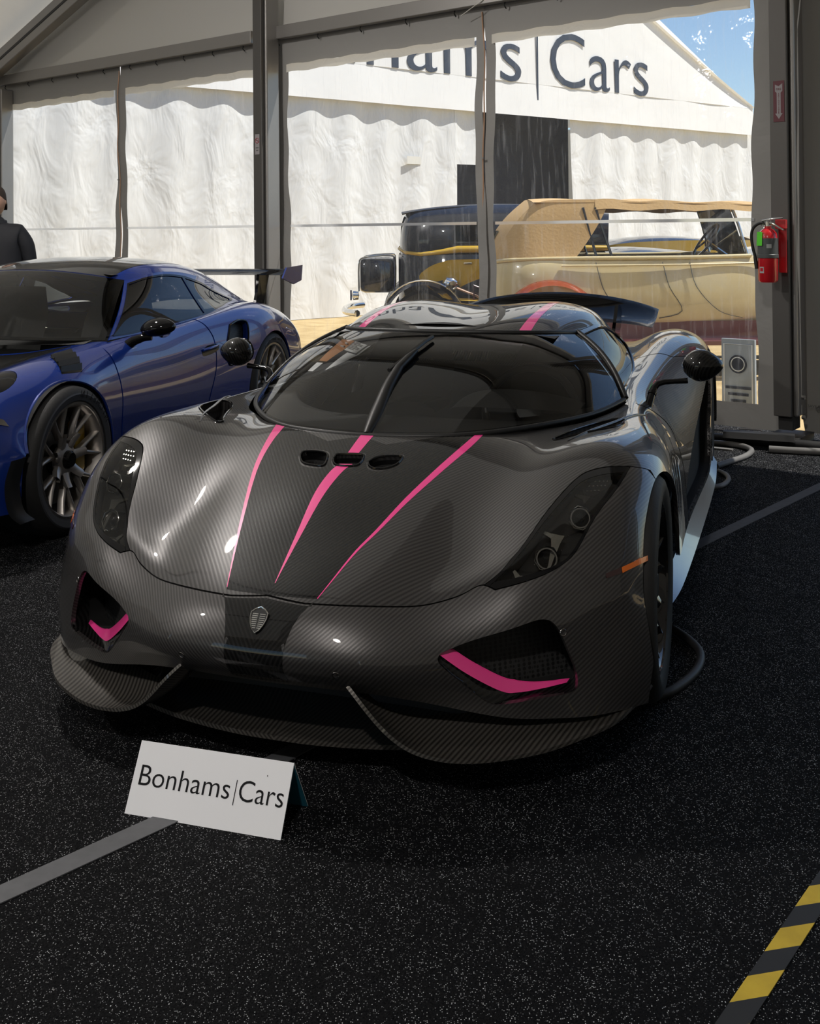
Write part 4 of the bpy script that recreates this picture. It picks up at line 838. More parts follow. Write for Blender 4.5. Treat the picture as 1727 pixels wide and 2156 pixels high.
# ---------------------------------------------------------------- wheels
def tyre_prof(R, rr, w):
    h = w/2; return [(rr, -h+.012), (rr+.012, -h+.004), (rr+(R-rr)*.5, -h-.004), (R-.022, -h+.004), (R-.006, -h+.022), (R, -h+.05), (R, h-.05), (R-.006, h-.022), (R-.022, h-.004), (rr+(R-rr)*.5, h+.004), (rr+.012, h-.004), (rr, h-.012)]
def wheel(parent, x, y, R, rr, w, m_rim, spokes=7, name='wheel', twin=True, cal='satin_black', cap='satin_black', lip='dark_chrome'):
    s = 1 if y > 0 else -1; r = bpy.data.objects.new(name, None); COL.objects.link(r); r.parent = parent; r.location = (x, y, R)
    lathe('tyre', tyre_prof(R, rr, w), 'rubber', r, 64, 'Y')
    f = s*(w/2-.012)
    lathe('rim_barrel', [(rr+.004, f), (rr-.006, f), (rr-.016, f-s*.012), (rr-.022, f-s*.06), (rr-.03, -f)], m_rim, r, 64, 'Y')
    lathe('rim_lip', [(rr+.008, f-s*.002), (rr+.008, f+s*.004), (rr-.006, f+s*.004), (rr-.008, f-s*.004)], lip, r, 64, 'Y')
    lathe('brake_disc', [(.07, -s*.01), (rr*.80, -s*.01), (rr*.80, s*.015), (.07, s*.015)], 'brake', r, 48, 'Y')
    bm = bmesh.new(); bbox_bm(bm, (-rr*.62, s*.02, .03), (rr*.36, .07, rr*.95), None, .015); bmobj('brake_caliper', bm, cal, r)
    hub = f-s*.035
    lathe('hub', [(0, hub+s*.012), (.03, hub+s*.012), (.036, hub+s*.004), (.075, hub-s*.004), (.078, hub-s*.03), (0, hub-s*.03)], m_rim, r, 40, 'Y')
    lathe('centre_nut', [(0, hub+s*.028), (.032, hub+s*.028), (.042, hub+s*.018), (.045, hub-s*.005), (0, hub-s*.005)], cap, r, 28, 'Y')
    V = []; F = []
    def arm(a0, a1, r0, r1, w0, w1):
        P0 = np.array([math.cos(a0), math.sin(a0)])*r0; P1 = np.array([math.cos(a1), math.sin(a1)])*r1; d = P1-P0; d /= np.linalg.norm(d); nn = np.array([-d[1], d[0]])
        for q, wq, yy in ((P0, w0, hub+s*.002), ((P0+P1)/2, (w0+w1)/2, hub+s*.012), (P1, w1, f-s*.006)):
            k = len(V); e = .5
            for sg, dp in ((-1, -s*.007), (-.35, 0), (.35, 0), (1, -s*.007), (.8, -s*.034), (-.8, -s*.034)):
                p = q+nn*wq*sg*.5; V.append((p[0], yy+dp, p[1]))
        k = len(V)-18
        for b in (0, 6):
            for i in range(6): F.append((k+b+i, k+b+(i+1) % 6, k+b+6+(i+1) % 6, k+b+6+i))
    a = 0.
    if twin:
        j = .42*2*PI/spokes/2
        arm(a, a, .06, rr*.48, .050, .038); arm(a, a+j*1.15, rr*.42, rr-.01, .026, .013); arm(a, a-j*1.15, rr*.42, rr-.01, .026, .013)
    else: arm(a, a+.12, .06, rr-.01, .05, .03)
    bm = bmesh.new(); vv = [bm.verts.new(v) for v in V]
    for q in F: bm.faces.new([vv[i] for i in q])
    sp = bmobj('spoke', bm, m_rim, r, True, 45); sp.rotation_euler = (0, -.3, 0)
    for i in range(1, spokes):
        c = sp.copy(); COL.objects.link(c); c.rotation_euler = (0, -2*PI*i/spokes-.3, 0)
    return r
mat('rim_black', (.018, .018, .019), .22, metal=.6, coat=1)
for s in (1, -1):
    wheel(car, 1.331, s*.815, .334, .245, .265, 'rim_black', lip='rim_black'); wheel(car, -1.331, s*.815, .357, .258, .33, 'rim_black', lip='rim_black')
    for x, R_, a in ((1.331, .372, .352), (-1.331, .43, .41)):   # wheel wells
        V, F = grid_vf(lambda p, q: (x+(R_+.0)*math.cos(PI*p), s*(.67+.23*q), .30+R_*math.sin(PI*p)*.96), 24, 2); mesh('wheel_well', V, F, 'void_black', car, True)
        V, F = grid_vf(lambda p, q: (x+R_*q*math.cos(PI*p), s*.67, .30+R_*q*math.sin(PI*p)*.96), 24, 2); mesh('wheel_well', V, F, 'void_black', car, True)
# ---------------------------------------------------------------- cabin
def dashfn(a, b):
    u = -.93+1.86*a; P = WS([u], [.01+.0*b])[0]; k = b
    return (P[0]-.02-(.52+.06*math.cos(u*2))*k*(1-.55*abs(u)), P[1]*(1-.10*k), .742-.012*k-.10*max(0, k-.8)*5*.5)
V, F = grid_vf(dashfn, 30, 10); mesh('dashboard', V, F, 'dash', car, True)
V, F = grid_vf(lambda a, b: (.86+.16*math.sin(PI*a)-.28*b, .14+.46*a, .752+.085*math.sin(PI*a)**.6*(1-(2*b-1)**2*.5)), 20, 10); mesh('instrument_hood', V, F, 'dash', car, True)
V, F = grid_vf(lambda a, b: (.95-.24*b, -.10+.22*a, .757+.035*math.sin(PI*a)**.5*(1-b*.4)), 10, 6); mesh('dash_vent', V, F, 'gloss_black', car, True)
sw = bpy.data.objects.new('steering_wheel', None); COL.objects.link(sw); sw.parent = car; sw.location = (.50, .37, .70); sw.rotation_euler = (0, PI/2-.42, 0)
tube('wheel_rim', [(.175*math.cos(t), .18*math.sin(t), 0) for t in np.linspace(0, 2*PI, 40, endpoint=False)], .016, 'satin_black', sw, 8, closed=True)
for a in (0, PI, PI/2): tube('wheel_spoke', [(0, 0, .0), (.16*math.sin(a), .17*math.cos(a), 0)] if a != PI/2 else [(0, 0, 0), (.16, 0, 0)], .018, 'satin_black', sw, 6)
lathe('wheel_boss', [(0, .03), (.05, .03), (.06, 0), (0, -.01)], 'satin_black', sw, 20)
for s in (1, -1):
    st = bpy.data.objects.new('seat', None); COL.objects.link(st); st.parent = car
    V, F = grid_vf(lambda a, b: (.0-.34*b-.05*math.cos(PI*(a-.5)), s*.36+(-.22+.44*a)*(1-.45*max(0, b-.65)*2.2), .42+.56*b), 10, 14); bm = bmesh.new(); vv = [bm.verts.new(v) for v in V]
    for f in F: bm.faces.new([vv[i] for i in f])
    bmesh.ops.solidify(bm, geom=bm.faces[:], thickness=.07); bmobj('seat_back', bm, 'seat', st, True, 50)
    box('seat_cushion', (.22, s*.36, .38), (.5, .46, .12), 'seat', st, bev=.04)
V, F = grid_vf(lambda a, b: (-.42-.12*math.sin(PI*b), -.55+1.1*a, .45+.50*b), 10, 6); mesh('bulkhead', V, F, 'void_black', car, True)
V, F = grid_vf(lambda a, b: (.5-.95*b, (-.47+.94*a)*(1), .985+.05*math.sin(PI*a)+.015*b), 14, 10); mesh('headliner', V, F, 'dash', car, True)
# ---------------------------------------------------------------- blue coupe: control grid and outlines
PG = [
[(2.08,0,0.2),(2.07,0.25,0.2),(2.03,0.45,0.2),(1.97,0.6,0.2),(1.9,0.7,0.2),(1.83,0.77,0.2),(1.76,0.83,0.2),(1.69,0.875,0.2),(1.62,0.9,0.2)],
[(2.12,0,0.42),(2.1,0.25,0.42),(2.05,0.45,0.42),(1.98,0.6,0.43),(1.91,0.7,0.43),(1.84,0.77,0.42),(1.77,0.83,0.4),(1.7,0.875,0.37),(1.63,0.905,0.33)],
[(2.02,0,0.58),(2,0.25,0.59),(1.93,0.45,0.61),(1.84,0.58,0.63),(1.79,0.68,0.63),(1.74,0.76,0.6),(1.69,0.82,0.55),(1.64,0.87,0.48),(1.6,0.905,0.42)],
[(1.6,0,0.69),(1.6,0.25,0.695),(1.58,0.45,0.71),(1.56,0.57,0.735),(1.54,0.66,0.74),(1.53,0.75,0.71),(1.52,0.825,0.63),(1.52,0.875,0.52),(1.52,0.91,0.42)],
[(1.22,0,0.745),(1.22,0.25,0.748),(1.22,0.45,0.758),(1.22,0.58,0.785),(1.22,0.69,0.8),(1.22,0.8,0.765),(1.22,0.88,0.68),(1.22,0.91,0.55),(1.22,0.92,0.35)],
[(0.9,0,0.79),(0.9,0.25,0.793),(0.9,0.45,0.8),(0.9,0.58,0.815),(0.9,0.7,0.822),(0.9,0.8,0.79),(0.9,0.87,0.69),(0.9,0.895,0.52),(0.9,0.89,0.25)],
[(0.6,0,0.83),(0.6,0.25,0.833),(0.6,0.45,0.838),(0.6,0.58,0.842),(0.6,0.69,0.842),(0.6,0.79,0.81),(0.6,0.855,0.69),(0.6,0.88,0.5),(0.6,0.865,0.2)],
[(0.1,0,0.85),(0.1,0.25,0.85),(0.1,0.45,0.85),(0.1,0.58,0.852),(0.1,0.69,0.853),(0.1,0.775,0.83),(0.1,0.84,0.7),(0.1,0.87,0.5),(0.1,0.855,0.2)],
[(-0.4,0,0.86),(-0.4,0.25,0.86),(-0.4,0.45,0.862),(-0.4,0.58,0.866),(-0.4,0.7,0.873),(-0.4,0.785,0.855),(-0.4,0.85,0.72),(-0.4,0.875,0.5),(-0.4,0.86,0.2)],
[(-0.8,0,0.87),(-0.8,0.25,0.87),(-0.8,0.45,0.872),(-0.8,0.57,0.882),(-0.8,0.69,0.9),(-0.8,0.8,0.89),(-0.8,0.885,0.76),(-0.8,0.905,0.53),(-0.8,0.89,0.22)],
[(-1.2265,0,0.87),(-1.2265,0.25,0.87),(-1.2265,0.45,0.88),(-1.2265,0.56,0.9),(-1.2265,0.68,0.92),(-1.2265,0.82,0.905),(-1.2265,0.92,0.78),(-1.2265,0.94,0.55),(-1.2265,0.93,0.25)],
[(-1.6,0,0.85),(-1.6,0.25,0.85),(-1.6,0.45,0.86),(-1.6,0.55,0.88),(-1.6,0.67,0.885),(-1.6,0.8,0.845),(-1.6,0.89,0.72),(-1.6,0.915,0.52),(-1.6,0.9,0.25)],
[(-1.95,0,0.82),(-1.95,0.25,0.82),(-1.95,0.45,0.82),(-1.95,0.52,0.815),(-1.95,0.63,0.8),(-1.95,0.74,0.75),(-1.95,0.83,0.65),(-1.95,0.86,0.5),(-1.95,0.85,0.3)],
[(-2.25,0,0.74),(-2.25,0.25,0.74),(-2.22,0.43,0.73),(-2.19,0.52,0.72),(-2.15,0.62,0.7),(-2.09,0.7,0.66),(-2.03,0.78,0.58),(-1.98,0.81,0.47),(-1.95,0.8,0.32)],
]
PB = {
'arch_f':[[1.0,0.0],[1.0,0.0156],[1.0,0.0345],[1.0,0.0545],[1.0,0.0756],[1.0,0.1012],[0.9625,0.1333],[0.8876,0.1482],[0.837,0.1584],[0.7997,0.1671],[0.7695,0.1755],[0.7444,0.1841],[0.7235,0.193],[0.7064,0.2022],[0.693,0.2117],[0.6836,0.2213],[0.6786,0.231],[0.6782,0.2409],[0.6825,0.2506],[0.6911,0.2603],[0.7036,0.2698],[0.7189,0.2789],[0.7366,0.2877],[0.7557,0.296],[0.7759,0.3038],[0.7966,0.3109],[0.8178,0.3173],[0.8392,0.3229],[0.8608,0.3275],[0.8824,0.3312],[0.9041,0.3338],[0.9258,0.3353],[0.9476,0.3357],[0.9695,0.335],[0.9915,0.3331],[1.0,0.3315]],
'arch_r':[[0.9951,0.705],[0.9757,0.7028],[0.956,0.7015],[0.9363,0.7011],[0.9166,0.7017],[0.8972,0.7032],[0.8784,0.7056],[0.8603,0.709],[0.8431,0.7131],[0.8271,0.7181],[0.8124,0.7238],[0.7992,0.7302],[0.7876,0.7372],[0.7776,0.7447],[0.7693,0.7527],[0.7629,0.7612],[0.7582,0.7699],[0.7553,0.7789],[0.7541,0.7881],[0.7548,0.7974],[0.7574,0.8065],[0.7622,0.8154],[0.7693,0.8239],[0.7788,0.8319],[0.7908,0.8391],[0.805,0.8456],[0.8215,0.8513],[0.8399,0.8561],[0.8599,0.8599],[0.8811,0.8629],[0.9032,0.8649],[0.9258,0.8661],[0.9485,0.8663],[0.9709,0.8657],[0.9927,0.8642],[1.0,0.8621]],
'door_f':[[0.6175,0.3624],[0.7101,0.3624],[0.8098,0.3647],[0.8861,0.3614],[0.9836,0.3614]],
'door_r':[[0.6049,0.5966],[0.6709,0.6063],[0.7235,0.6096],[0.8173,0.6029],[0.8998,0.5849],[0.975,0.5744]],
'ws':[[0.0007,0.3197],[0.1708,0.3233],[0.3249,0.3392],[0.4398,0.3613],[0.5296,0.3898]],
'hood':[[0.0007,0.1232],[0.1708,0.124],[0.2938,0.1299],[0.3497,0.157],[0.3824,0.2075],[0.4134,0.2651],[0.4388,0.3124],[0.4562,0.349]],
'intake':[[0.6796,0.6618],[0.673,0.6874],[0.6885,0.7052],[0.7264,0.703],[0.7753,0.693],[0.8087,0.6707],[0.8176,0.6418],[0.7486,0.6407]],
'louv':[[0.5239,0.2759],[0.5217,0.3181],[0.6707,0.2848],[0.6463,0.2514]],
'handle':[[0.7397,0.5717],[0.7241,0.5884],[0.7308,0.6162],[0.7508,0.6151],[0.7575,0.594],[0.7553,0.574]],
'lamp':[[0.5239,0.1478],[0.5473,0.1475],[0.5698,0.1497],[0.5899,0.1543],[0.6052,0.1613],[0.6134,0.17],[0.6128,0.1794],[0.6047,0.1886],[0.5911,0.1969],[0.5741,0.204],[0.5551,0.2093],[0.5347,0.2127],[0.5133,0.214],[0.4916,0.2132],[0.4714,0.2104],[0.4542,0.2057],[0.4415,0.1995],[0.4339,0.1922],[0.432,0.1843],[0.4358,0.1763],[0.4453,0.1684],[0.46,0.1611],[0.4788,0.155],[0.5006,0.1504]],
'drl':[[0.5939,0.1106],[0.715,0.1334],[0.7559,0.1331],[0.6484,0.1041]],
}
# ---------------------------------------------------------------- blue coupe
mat('blue_paint', (.007, .031, .225), .22, metal=.2, coat=1, crough=.01)
mat('carbon_roof', (.012, .012, .012), .3, metal=.3, coat=1)
mat('rim_satin', (.50, .47, .44), .42, metal=.9)
mat('rim_edge', (.45, .43, .41), .25, metal=1)
mat('yellow_caliper', (.55, .33, .01), .35, coat=1)
mat('tyre_ink', (.004, .004, .004), .9)
mat('tyre_side', (.045, .048, .055), .6)
thin_glass('tint_glass', (.10, .11, .115), 1.52, .02)
blue = thing('sports_car', 'blue coupe with black bonnet, tall rear wing and spoked grey wheels', 'car', (-2.160, 6.434, 0), -.255-PI/2)
S2 = Surf(PG)
L2 = lambda k, n=4: smooth_open([tuple(q) for q in PB[k]], n)
paf = [tuple(q) for q in PB['arch_f'] if q[0] < .99]; par = [tuple(q) for q in PB['arch_r'] if q[0] < .99]
pdf, pdr, pws, pho = L2('door_f'), L2('door_r'), L2('ws'), L2('hood')
# front body: bumper, fenders; the bonnet is a hole
beltu = .56
rt = [(u, .002) for u in np.linspace(0, .995, 40)]+[(.995, paf[0][1]*.5)]+paf+[(.99, paf[-1][1]+.004), (.99, pdf[-1][1]-.001)]+[(u, v-.001) for u, v in pdf[::-1]]+[(.575, pdf[0][1]+.004), (.555, pws[-1][1]+.003)]+pws[::-1]
fh = [(max(u, 0), v) for u, v in rt]
hoodh = [(max(u, 0), v) for u, v in pho]+[(.36, pws[-1][1]-.055), (.25, pws[0][1]+.004), (.0, pws[0][1]-.001)]
hoodh = [(0., pho[0][1])]+[q for q in hoodh[1:-1] if q[0] > .001]
vtop = pws[0][1]-.006
hoodh = [q for q in [(0., pho[0][1])]+[q for q in pho if q[0] > .002]]+[(u, float(np.interp(u, [q[0] for q in pws], [q[1] for q in pws]))-.006) for u in np.linspace(pho[-1][0]-.01, 0, 12)]
hood_full = hoodh+[(-u, v) for u, v in hoodh[::-1] if u > 1e-4]
lamp_r = [tuple(q) for q in PB['lamp']]; drl = [tuple(q) for q in PB['drl']]
fbody = trim_part('front_body', S2, inset(fh+[(-u, v) for u, v in fh[::-1] if u > 1e-4], .0006), [hood_full, lamp_r, flipu(lamp_r)[::-1]], 'blue_paint', blue, 110, 70, .012)
trim_part('bonnet', S2, inset(hood_full, .0009), (), 'carbon_roof', blue, 50, 40, .01)
for s in (1, -1):
    lr = [(s*u, v) for u, v in lamp_r]
    hl = trim_part('headlight', S2, inset(lr, .001), (), 'lamp_glass', blue, 14, 14, 0)
    trim_part('headlight_bowl', S2, inset(lr, .001), (), 'gloss_black', hl, 14, 14, 0, -.02)
    lv = [(s*u, v) for u, v in PB['louv']]
    lo = trim_part('fender_louvre', S2, lv, (), 'gloss_black', fbody, 12, 12, 0, .001)
    A, B, C, D = [np.array(q) for q in lv]
    for k in range(4):
        t0 = (k+.12)/4; t1 = (k+.75)/4
        p0, p1 = A+(D-A)*t0, B+(C-B)*t0; q0, q1 = A+(D-A)*t1, B+(C-B)*t1
        P = S2(np.array([p0[0], p1[0], q1[0], q0[0]]), np.array([p0[1], p1[1], q1[1], q0[1]])); N = S2.normal(*np.array([p0]).T)[0]
        if N[2] < 0: N = -N
        mesh('louvre_slat', [P[0]+N*.016, P[1]+N*.016, P[2]+N*.003, P[3]+N*.003, P[0]+N*.008, P[1]+N*.008], [(0, 1, 2, 3), (0, 4, 5, 1), (3, 2, 5, 4)], 'satin_black', fbody)
    trim_part('running_light', S2, [(s*u, v) for u, v in drl], (), 'dark_chrome', fbody, 10, 4, .003, .004)
    # black side air curtain ahead of the wheel
    # door
    dp = [(beltu, v) for v in np.linspace(pdf[0][1]+.002, pdr[0][1]-.002, 16)]+pdr+[(.985, pdr[-1][1]), (.985, pdf[-1][1])]+[(u, v) for u, v in pdf[::-1]]
    dp = [(s*u, v) for u, v in dp if u < .99]
    door = trim_part('door', S2, inset(dp, .0012), (), 'blue_paint', blue, 40, 50, .012)
    hd = [(s*u, v) for u, v in PB['handle']]; hd = smooth_open(hd+[hd[0]], 4)[:-1]
    trim_part('handle_recess', S2, hd, (), 'gloss_black', door, 8, 8, 0, .001)
    h0 = S2(np.array([s*.735]*6), np.linspace(.575, .614, 6)); nn = S2.normal(np.array([s*.735]*6), np.linspace(.575, .614, 6)); nn *= np.sign((nn[:, 1]*s).mean())
    tube('door_handle', [tuple(p) for p in h0+nn*np.array([.004, .02, .024, .024, .02, .004])[:, None]], .009, 'blue_paint', door, 8)
    # rear quarter
    it = [(s*u, v) for u, v in PB['intake']]; it = smooth_open(it+[it[0]], 4)[:-1]
    qp = [(.50, v) for v in np.linspace(pdr[0][1]+.002, .996, 24)]+[(u, .996) for u in np.linspace(.52, .985, 12)]+[(.985, v) for v in np.linspace(.985, par[-1][1]+.01, 6)]+par[::-1]+[(.985, par[0][1]-.004), (.985, pdr[-1][1]+.003)]+[(u, v+.001) for u, v in pdr[::-1] if u < .985]
    rq = trim_part('rear_quarter', S2, inset([(s*u, v) for u, v in qp], .0006), [it], 'blue_paint', blue, 40, 50, .012)
    q = np.array(densify(it, .01)); A = S2(q[:, 0], q[:, 1]); N = S2.normal(q[:, 0], q[:, 1]); N *= np.sign((N[:, 1]*s).mean()); n = len(q)
    mesh('intake_wall', list(A)+list(A-N*.05+np.array([-.02, 0, 0])), [(i, (i+1) % n, n+(i+1) % n, n+i) for i in range(n)], 'blue_paint', rq, True)
    trim_part('intake_mesh', S2, it, (), 'mesh_black', rq, 8, 8, 0, -.045)
    tube('intake_rim', [tuple(p) for p in A+N*.002], .007, 'gloss_black', rq, 6, closed=True)
    tube('arch_edge', [tuple(p) for p in S2(np.array([s*u for u, v in paf]), np.array([v for u, v in paf]))], .008, 'blue_paint', fbody, 6)
    # lower black trim ahead of and behind the front wheel
    pth = crom([(1.66, s*.915, .16), (1.72, s*.90, .22), (1.74, s*.895, .34), (1.70, s*.90, .44)], 4); n = len(pth)
    mesh('air_blade', list(pth)+[p+np.array([-.09, s*.012, 0]) for p in pth]+[p+np.array([-.09, -s*.05, 0]) for p in pth], [(r*n+i, r*n+i+1, (r+1)*n+i+1, (r+1)*n+i) for r in range(2) for i in range(n-1)], 'satin_black', fbody, True)
    box('sill', (.0, s*.855, .17), (1.75, .05, .10), 'satin_black', blue, bev=.02)
tl = S2(np.linspace(-1, 1, 41), np.full(41, .996)); n = len(tl); lt = tl*np.array([1, .97, 0])+np.array([.04, 0, .28])
mesh('rear_apron', list(tl)+list(lt), [(i, i+1, n+i+1, n+i) for i in range(n-1)], 'blue_paint', blue, True)
dp = [(u, .70) for u in np.linspace(-.50, .50, 20)]+[(.50, v) for v in np.linspace(.72, .996, 14)]+[(u, .996) for u in np.linspace(.49, -.49, 20)]+[(-.50, v) for v in np.linspace(.98, .72, 14)]
trim_part('engine_lid', S2, inset(dp, .0006), (), 'blue_paint', blue, 40, 24, .012)
# greenhouse
W2 = Surf([
 [(.90, 0, .872), (.885, .25, .868), (.82, .45, .86), (.73, .60, .852), (.60, .70, .842)],
 [(.73, 0, .985), (.715, .245, .98), (.645, .435, .965), (.56, .56, .95), (.44, .645, .935)],
 [(.53, 0, 1.105), (.515, .235, 1.098), (.435, .418, 1.077), (.36, .515, 1.057), (.265, .582, 1.037)],
 [(.30, 0, 1.205), (.28, .22, 1.197), (.20, .40, 1.17), (.14, .47, 1.152), (.07, .515, 1.137)]])
w2 = trim_part('windshield', W2, wpoly, (), 'wind_glass', blue, 40, 24, 0)
trim_part('glass_frit', W2, wpoly, [wloop(.05)], 'gloss_black', w2, 40, 24, 0, -.003)
R2 = Surf([
 [(.30, 0, 1.205), (.28, .22, 1.197), (.20, .40, 1.17), (.14, .47, 1.152), (.07, .515, 1.137)],
 [(.0, 0, 1.250), (0, .22, 1.243), (-.02, .40, 1.22), (-.04, .49, 1.195), (-.08, .545, 1.155)],
 [(-.35, 0, 1.265), (-.35, .22, 1.258), (-.35, .41, 1.235), (-.35, .50, 1.21), (-.35, .555, 1.17)],
 [(-.8, 0, 1.235), (-.8, .22, 1.228), (-.8, .40, 1.205), (-.8, .50, 1.172), (-.8, .56, 1.12)],
 [(-1.25, 0, 1.15), (-1.25, .22, 1.14), (-1.25, .39, 1.11), (-1.25, .48, 1.07), (-1.25, .56, 1.0)],
 [(-1.6, 0, 1.04), (-1.6, .2, 1.03), (-1.6, .36, 1.0), (-1.6, .46, .96), (-1.6, .56, .90)],
 [(-1.95, 0, .90), (-1.95, .2, .895), (-1.95, .36, .875), (-1.95, .45, .85), (-1.95, .55, .80)]])
rpoly = [(u, 0.002) for u in b5]+[(1, v) for v in np.linspace(.05, 1, 20)]+[(u, 1) for u in b5[::-1][1:]]+[(-1, v) for v in np.linspace(.95, .05, 20)]
roof2 = trim_part('roof', R2, rpoly, (), 'blue_paint', blue, 40, 40, .01)
trim_part('roof_skin', R2, [(-.80, .004), (.80, .004), (.78, .15), (.76, .30), (.70, .47), (-.70, .47), (-.76, .30), (-.78, .15)], (), 'carbon_roof', roof2, 30, 20, .0, .001)
trim_part('rear_glass', R2, [(-.60, .50), (.60, .50), (.62, .65), (.60, .80), (-.60, .80), (-.62, .65)], (), 'gloss_black', roof2, 24, 20, 0, .001)
SG2 = [[(.07, .515, 1.137), (.25, .60, 1.03), (.40, .655, .94), (.58, .71, .840)],
 [(-.08, .545, 1.155), (.0, .62, 1.05), (.05, .68, .95), (.10, .72, .850)],
 [(-.35, .555, 1.17), (-.35, .625, 1.06), (-.37, .68, .96), (-.40, .728, .872)],
 [(-.8, .56, 1.12), (-.8, .61, 1.03), (-.8, .66, .955), (-.8, .70, .895)],
 [(-1.25, .56, 1.0), (-1.25, .58, .97), (-1.25, .61, .945), (-1.25, .64, .920)],
 [(-1.6, .56, .90), (-1.6, .585, .895), (-1.6, .61, .89), (-1.6, .63, .88)]]
for s in (1, -1):
    Sg = Surf([[(x, s*y, z) for x, y, z in r] for r in SG2], mirror=False)
    def vx(x): return float(np.interp(-x, [-q[0][0] for q in SG2], Sg.vt))
    g = [(.93, .015), (.10, .045), (.075, vx(-.08)), (.085, vx(-.35)), (.11, vx(-.55)), (.935, vx(-.55)), (.94, vx(-.2)), (.945, vx(.1))]
    g2 = [(.12, vx(-.585)), (.20, vx(-.8)), (.45, vx(-1.05)), (.66, vx(-1.17)), (.80, vx(-1.15)), (.90, vx(-.95)), (.93, vx(-.585))]
    def rnd(p): return p
    trim_part('side_window', Sg, g, (), 'tint_glass', blue, 14, 20, 0, -.003)
    trim_part('quarter_window', Sg, g2, (), 'tint_glass', blue, 14, 14, 0, -.003)
    trim_part('window_surround', Sg, [(0, 0), (1, 0)]+[(1, v) for v in np.linspace(.1, 1, 12)]+[(0, v) for v in np.linspace(1, .1, 12)], [inset(g, -.004), inset(g2, -.004)], 'blue_paint', blue, 20, 40, .01)
    allg = inset(g, -.008)
    o2 = [(.96, .01), (.07, .03), (.045, vx(-.08)), (.05, vx(-.35)), (.07, vx(-.6)), (.15, vx(-.82)), (.42, vx(-1.1)), (.66, vx(-1.23)), (.83, vx(-1.2)), (.94, vx(-.95)), (.97, vx(-.55)), (.98, vx(.0))]
    trim_part('window_trim', Sg, o2, [g, g2], 'gloss_black', blue, 20, 40, 0, .002)
    # mirror
    mr = bpy.data.objects.new('door_mirror', None); COL.objects.link(mr); mr.parent = blue
    V = []; F = []
    def pod(a, b):
        ph = 2*PI*b; t = a; r1 = math.sin(PI*t**.9)**.5; yy = .835+.205*t
        return (.45+.075*r1*math.cos(ph)*(1 if math.cos(ph) > 0 else .5), s*yy, .885+.020*t+.058*r1*math.sin(ph)*(1 if math.sin(ph) > 0 else .75))
    V, F = grid_vf(pod, 18, 26); bm = bmesh.new(); vv = [bm.verts.new(v) for v in V]
    for f in F: bm.faces.new([vv[i] for i in f])
    bmesh.ops.remove_doubles(bm, verts=bm.verts[:], dist=1e-5); bmobj('mirror_shell', bm, 'gloss_black', mr, True)
    tube('mirror_arm', [(.50, s*.77, .80), (.49, s*.81, .83), (.47, s*.86, .848), (.46, s*.90, .85)], [.030, .026, .022, .02], 'gloss_black', mr, 10)
    lathe('mirror_glass', [(0, 0), (.05, 0), (.05, .003), (0, .003)], 'chrome', mr, 24, 'X', (.405, s*.94, .89))
# wing
wg = bpy.data.objects.new('rear_wing', None); COL.objects.link(wg); wg.parent = blue
def wfn(a, b):
    y = -.74+1.48*a; return (-1.86-.30*b, y, 1.085+.035*b-.02*math.sin(PI*b)+.0*abs(y))
V, F = grid_vf(wfn, 20, 8); bm = bmesh.new(); vv = [bm.verts.new(v) for v in V]
for f in F: bm.faces.new([vv[i] for i in f])
bmesh.ops.solidify(bm, geom=bm.faces[:], thickness=.028); bmobj('wing_blade', bm, 'gloss_black', wg, True, 40)
for s in (1, -1):
    prism('end_plate', [(-1.84, s*.745, 1.06), (-1.90, s*.755, 1.14), (-2.20, s*.77, 1.15), (-2.20, s*.76, 1.03), (-2.06, s*.75, 1.005)], (0, s*.012, 0), 'blue_paint', wg)
    prism('wing_strut', [(-1.86, s*.50, .845), (-2.02, s*.50, .83), (-2.10, s*.52, 1.09), (-1.90, s*.52, 1.09), (-1.885, s*.51, .95)], (0, s*.022, 0), 'gloss_black', wg)
# cabin
box('cabin_floor', (.0, 0, .45), (2.2, 1.5, .5), 'void_black', blue)
box('tail_structure', (-1.7, 0, .5), (.8, 1.2, .45), 'void_black', blue)
box('nose_structure', (1.35, 0, .42), (1.1, 1.1, .45), 'void_black', blue)
V, F = grid_vf(lambda a, b: (.86-.35*b-.12*abs(2*a-1)**2, -.66+1.32*a, .835+.02*math.sin(PI*b)), 14, 6); mesh('dashboard', V, F, 'dash', blue, True)
for s in (1, -1):
    V, F = grid_vf(lambda a, b: (.0-.22*b-.05*math.cos(PI*(a-.5)), s*.36+(-.23+.46*a)*(1-.4*max(0, b-.65)*2.2), .6+.48*b), 8, 10); bm = bmesh.new(); vv = [bm.verts.new(v) for v in V]
    for f in F: bm.faces.new([vv[i] for i in f])
    bmesh.ops.solidify(bm, geom=bm.faces[:], thickness=.09); bmobj('seat', bm, 'seat', blue, True, 50)
V, F = grid_vf(lambda a, b: (.15-1.3*b, -.48+.96*a, 1.17+.03*math.sin(PI*a)-.10*max(0, b-.5)), 8, 8); mesh('headliner', V, F, 'dash', blue, True)
